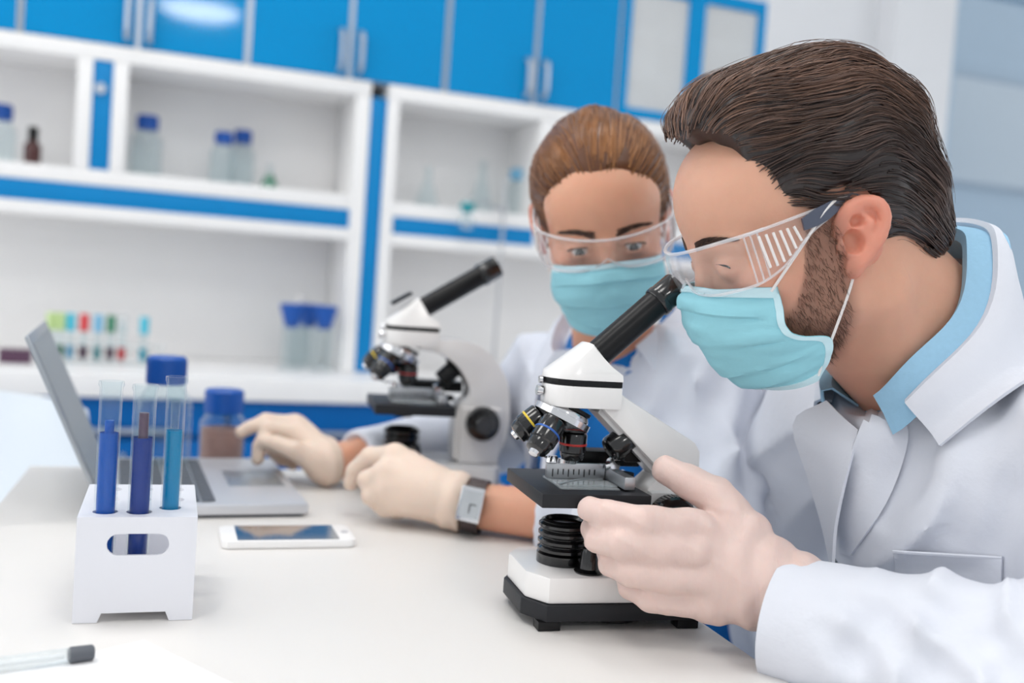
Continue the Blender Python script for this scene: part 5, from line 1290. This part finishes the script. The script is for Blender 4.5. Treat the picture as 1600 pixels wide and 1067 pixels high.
def woman_coat(p):
    d = torso_w(p, .152, .122)
    d = smin(d, rc(p, NBw-AXw*.075, SLw, .078, .070), .05); d = smin(d, rc(p, NBw-AXw*.075, SRw, .078, .070), .05)
    d = smin(d, chain(p, [SLw, ELw], [.066, .058], .02), .03); d = smin(d, chain(p, [SRw, ERw], [.070, .058], .02), .03)
    l = (p-PELw) @ LFw; f = (p-PELw) @ FWw; z = p[:, 2]
    w = .045 + .10*sstep(-z, -.95, -.70)
    d = smax(d, -np.maximum(np.abs(l+.025)-w, .02-f), .012)                    # open front
    cc = (.75*p[:, 0]+.5*p[:, 2])*2*pi/.07 + 1.6*vnoise(p, 14, 96); wv = 1-np.abs(np.sin(cc*.5))
    d = d - (.012*wv*wv-.003) + .004*vnoise(p, 24, 92) + .003*vnoise(p*np.array([1, 1, .5]), 60, 93)
    d = grooves(p, d, _gw, .018, .020)
    u = (p-CUFL) @ CULD; s = chain(p, [ELw, CUFL], [.058, .045], .01) + .004*np.sin(u*60+2*vnoise(p, 25, 94))*sstep(u, .01, .05)
    s = smax(s, -u, .003); s = smax(s, -rc(p, CUFL-CULD*.1, CUFL+CULD*.012, .039, .034), .003)
    u2 = (p-CUFR) @ CURD; s2 = chain(p, [ERw, CUFR], [.058, .040], .01) + .003*vnoise(p, 50, 95)
    s2 = smax(s2, -u2, .003); s2 = smax(s2, -rc(p, CUFR-CURD*.1, CUFR+CURD*.012, .033, .028), .003)
    d = smin(smin(d, s, .015), s2, .015)
    q = p-RCw; f = q @ EFw; l = q @ EWl; h = q @ NNw
    return smax(d, -(np.sqrt((f/(AFw+.016))**2+(l/.068)**2)-1+np.maximum(h, -.03)*6)*.06, .006)
V, Q = nets(woman_coat, (-.34, 1.0, .40), (.52, 1.76, 1.10), .0075)
wcoat = wom.add('lab_coat', V, Q, M['coat_w'])
angs = np.linspace(radians(42), radians(318), 44)
rws = lambda af, al, off: [ringw(t, af, al, off+.004*sin(4*t)) for t in angs]
wom.mb('coat_collar', MB().sheet(np.array([rws(.010, .012, .02), rws(.020, .022, -.004), rws(.032, .036, .006), rws(.052, .060, .032), rws(.064, .078, .056)]), .003), M['coat_w'], wcoat)
angs2 = np.linspace(radians(20), radians(340), 40)
wom.mb('scrubs_neckband', MB().sheet(np.array([[ringw(t, a_, b_, o_) for t in angs2] for a_, b_, o_ in ((.006, -.004, .012), (.012, .003, .010), (.024, .012, .026))]), .002), M['scrubs'], scr)
lap = [[P(868, 548, 1.275), P(893, 545, 1.268)], [P(845, 590, 1.285), P(905, 600, 1.262)], [P(852, 660, 1.29), P(884, 668, 1.27)], [P(846, 740, 1.30), P(850, 740, 1.285)]]
wom.mb('coat_lapel', MB().sheet([[r[0]*(1-v)+r[1]*v for v in np.linspace(0, 1, 6)] for r in [*np.stack([spline([q[0] for q in lap], 12), spline([q[1] for q in lap], 12)], 1)]], .003), M['coat_w'], wcoat)
# trousers, shoes
KLw, KRw = PELw+np.array([-.05, -.30, -.05]), PELw+np.array([-.26, -.20, -.05])
def wtrousers(p):
    d = ell(p, PELw+np.array([0, 0, -.03]), (.15, .15, .10))
    for k, s in ((KLw, .08), (KRw, -.08)):
        d = smin(d, rc(p, PELw+LFw*s+np.array([0, 0, -.02]), k, .08, .058), .04); d = smin(d, rc(p, k, np.array([k[0], k[1], .09]), .056, .045), .02)
    return smax(d, .055-p[:, 2], .004)
V, Q = nets(wtrousers, PELw-np.array([.42, .46, PELw[2]-.02]), PELw+np.array([.2, .2, .1]), .013)
wom.add('trousers', V, Q, M['scrubs'])
for k in (KLw, KRw):
    f = np.array([k[0], k[1], .05]); fn = lambda p, f=f: smax(smin(rc(p, f, f+np.array([-.04, -.09, -.01]), .04, .033), ell(p, f+np.array([0, 0, .02]), (.042, .042, .055)), .02), .004-p[:, 2], .003)
    V, Q = nets(fn, f-np.array([.14, .18, .06]), f+np.array([.1, .1, .1]), .009); wom.add('shoe', V, Q, M['white_lam'])

# ---- gloves
def glove(name, fingers, palm, wrist, wdir, cutu, box, seed):
    def fn(p):
        d = hand_sdf(p, None, 0, fingers, palm); u = (p-wrist) @ wdir
        d = d + .0012*np.sin(u*300+2*vnoise(p, 50, seed))*np.exp(-((u-.01)/.03)**2) + .0007*vnoise(p, 150, seed+1)
        return smax(d, u-cutu, .002)
    V, Q = nets(fn, np.array(box[0]), np.array(box[1]), .0032); g = wom.add(name, V, Q, M['glove_w'])
    a = np.cross(wdir, [0, 0, 1.0]); a /= np.linalg.norm(a); b = np.cross(wdir, a); c = wrist + wdir*(cutu-.002)
    wom.mb('rolled_rim', MB().tube([c + (a*cos(2*pi*k/28)+b*sin(2*pi*k/28))*.0305 for k in range(28)], .0018, 6, closed=True), M['glove_w'], g)
    return g
wl_ = P(715, 783, 1.205); wd = (WLw-wl_)/np.linalg.norm(WLw-wl_)
nf = [([P(618, 714, 1.225), P(580, 713, 1.245), P(555, 736, 1.255), P(548, 754, 1.258)], [.0150, .0120, .0108, .0098]),
      ([P(604, 738, 1.205), P(575, 750, 1.212), P(588, 776, 1.225), P(614, 782, 1.240)], [.0148, .0120, .0108, .0098]),
      ([P(604, 764, 1.200), P(580, 775, 1.207), P(598, 790, 1.220), P(624, 792, 1.235)], [.0142, .0115, .0104, .0094]),
      ([P(618, 785, 1.205), P(603, 793, 1.214), P(622, 799, 1.226), P(642, 798, 1.238)], [.0130, .0104, .0094, .0086]),
      ([P(686, 760, 1.225), P(640, 722, 1.262), P(608, 712, 1.278), P(586, 716, 1.285)], [.0180, .0140, .0118, .0100])]
npalm = [(wl_, f[0][0], .0275, .0165) for f in nf[:4]] + [(wl_, P(680, 755, 1.225), .027, .019), (wl_, WLw, .0285, .0295)]
glove('glove', nf, npalm, wl_, wd, .010, ((-.24, 1.12, .74), (.02, 1.34, .90)), 101)
wr_ = P(512, 722, 1.415); wd2 = (WRw-wr_)/np.linalg.norm(WRw-wr_)
ff = [([P(462, 664, 1.430), P(416, 658, 1.412), P(392, 667, 1.402), P(377, 675, 1.398)], [.0145, .0112, .0098, .0086]),
      ([P(462, 680, 1.418), P(420, 670, 1.398), P(406, 698, 1.390), P(402, 718, 1.388)], [.0145, .0112, .0098, .0086]),
      ([P(470, 690, 1.440), P(435, 686, 1.425), P(425, 705, 1.430), P(440, 720, 1.436)], [.0135, .0108, .0096, .0086]),
      ([P(478, 702, 1.450), P(450, 702, 1.445), P(445, 718, 1.448), P(458, 726, 1.450)], [.0120, .0098, .0088, .0080]),
      ([P(494, 722, 1.395), P(458, 702, 1.378), P(430, 693, 1.378), P(414, 690, 1.382)], [.0170, .0130, .0110, .0094])]
fpalm = [(wr_, f[0][0], .0265, .0155) for f in ff[:4]] + [(wr_, P(488, 718, 1.395), .026, .018), (wr_, WRw, .0265, .0275)]
glove('glove', ff, fpalm, wr_, wd2, .010, ((-.44, 1.30, .745), (-.17, 1.54, .92)), 111)

# ---- wrist watch with rectangular case
wcx = P(744, 790, 1.2); a = np.cross(wd, [0, 0, 1.0]); a /= np.linalg.norm(a); b = np.cross(wd, a)
toc = CAM-wcx; toc = toc - wd*(toc @ wd); toc /= np.linalg.norm(toc); sd = np.cross(wd, toc)
wt = wom.mb('wristwatch', MB().sheet([[wcx + wd*h + (toc*cos(t)+sd*sin(t))*.0305 for t in np.linspace(0, 2*pi, 40)] for h in (-.010, -.004, .004, .010)], .0024), M['leather'])
cm = Matrix(((wd[0], sd[0], toc[0], 0), (wd[1], sd[1], toc[1], 0), (wd[2], sd[2], toc[2], 0), (0, 0, 0, 1))); tr = Matrix.Translation(Vector(wcx + toc*.0325))
wom.mb('watch_case', MB().box(-.014, .014, -.020, .020, -.004, .005, .0015).xf(tr @ cm), M['chrome'], wt)
wom.mb('watch_dial', MB().box(-.0115, .0115, -.0155, .0155, .0051, .0056).xf(tr @ cm), M['dial'], wt)
wom.mb('watch_hands', MB().box(-.0006, .0006, 0, .010, .0057, .0061).box(0, .007, -.0006, .0006, .0057, .0061).xf(tr @ cm), M['black'], wt)

# ---- the chair of the woman: charcoal backrest showing between the two people
chs = thing('office_chair', 'charcoal office chair showing between the two people', 'chair', (PELw[0]+.01, PELw[1]+.01, 0), hw+pi/2)
MB().box(-.22, .22, -.22, .20, .385, .440, .02).build('seat', M['chair_grey'], chs)
MB().cyl((0, 0, .1), (0, 0, .384), .024).build('column', M['chrome'], chs)
for k in range(5):
    a_ = 2*pi*k/5+.2; l_ = MB().tube([(.02*cos(a_), .02*sin(a_), .1), (.15*cos(a_), .15*sin(a_), .08), (.27*cos(a_), .27*sin(a_), .055)], [.018, .015, .012]).build('leg', M['black'], chs)
    MB().cyl((.27*cos(a_)-.012*sin(a_), .27*sin(a_)+.012*cos(a_), .024), (.27*cos(a_)+.012*sin(a_), .27*sin(a_)-.012*cos(a_), .024), .024, seg=14).build('castor', M['black'], l_)
bk = [[(.215*u*(1-.12*max(0, k-.6)), .235+.05*k-.05*u*u, .50+.42*k-.03*u*u*k) for u in np.linspace(-1, 1, 15)] for k in np.linspace(0, 1, 12)]
MB().sheet(bk, .035).build('backrest', M['chair_grey'], chs)
MB().tube([(0, .19, .40), (0, .275, .42), (0, .285, .62)], .018).build('back_post', M['black'], chs)
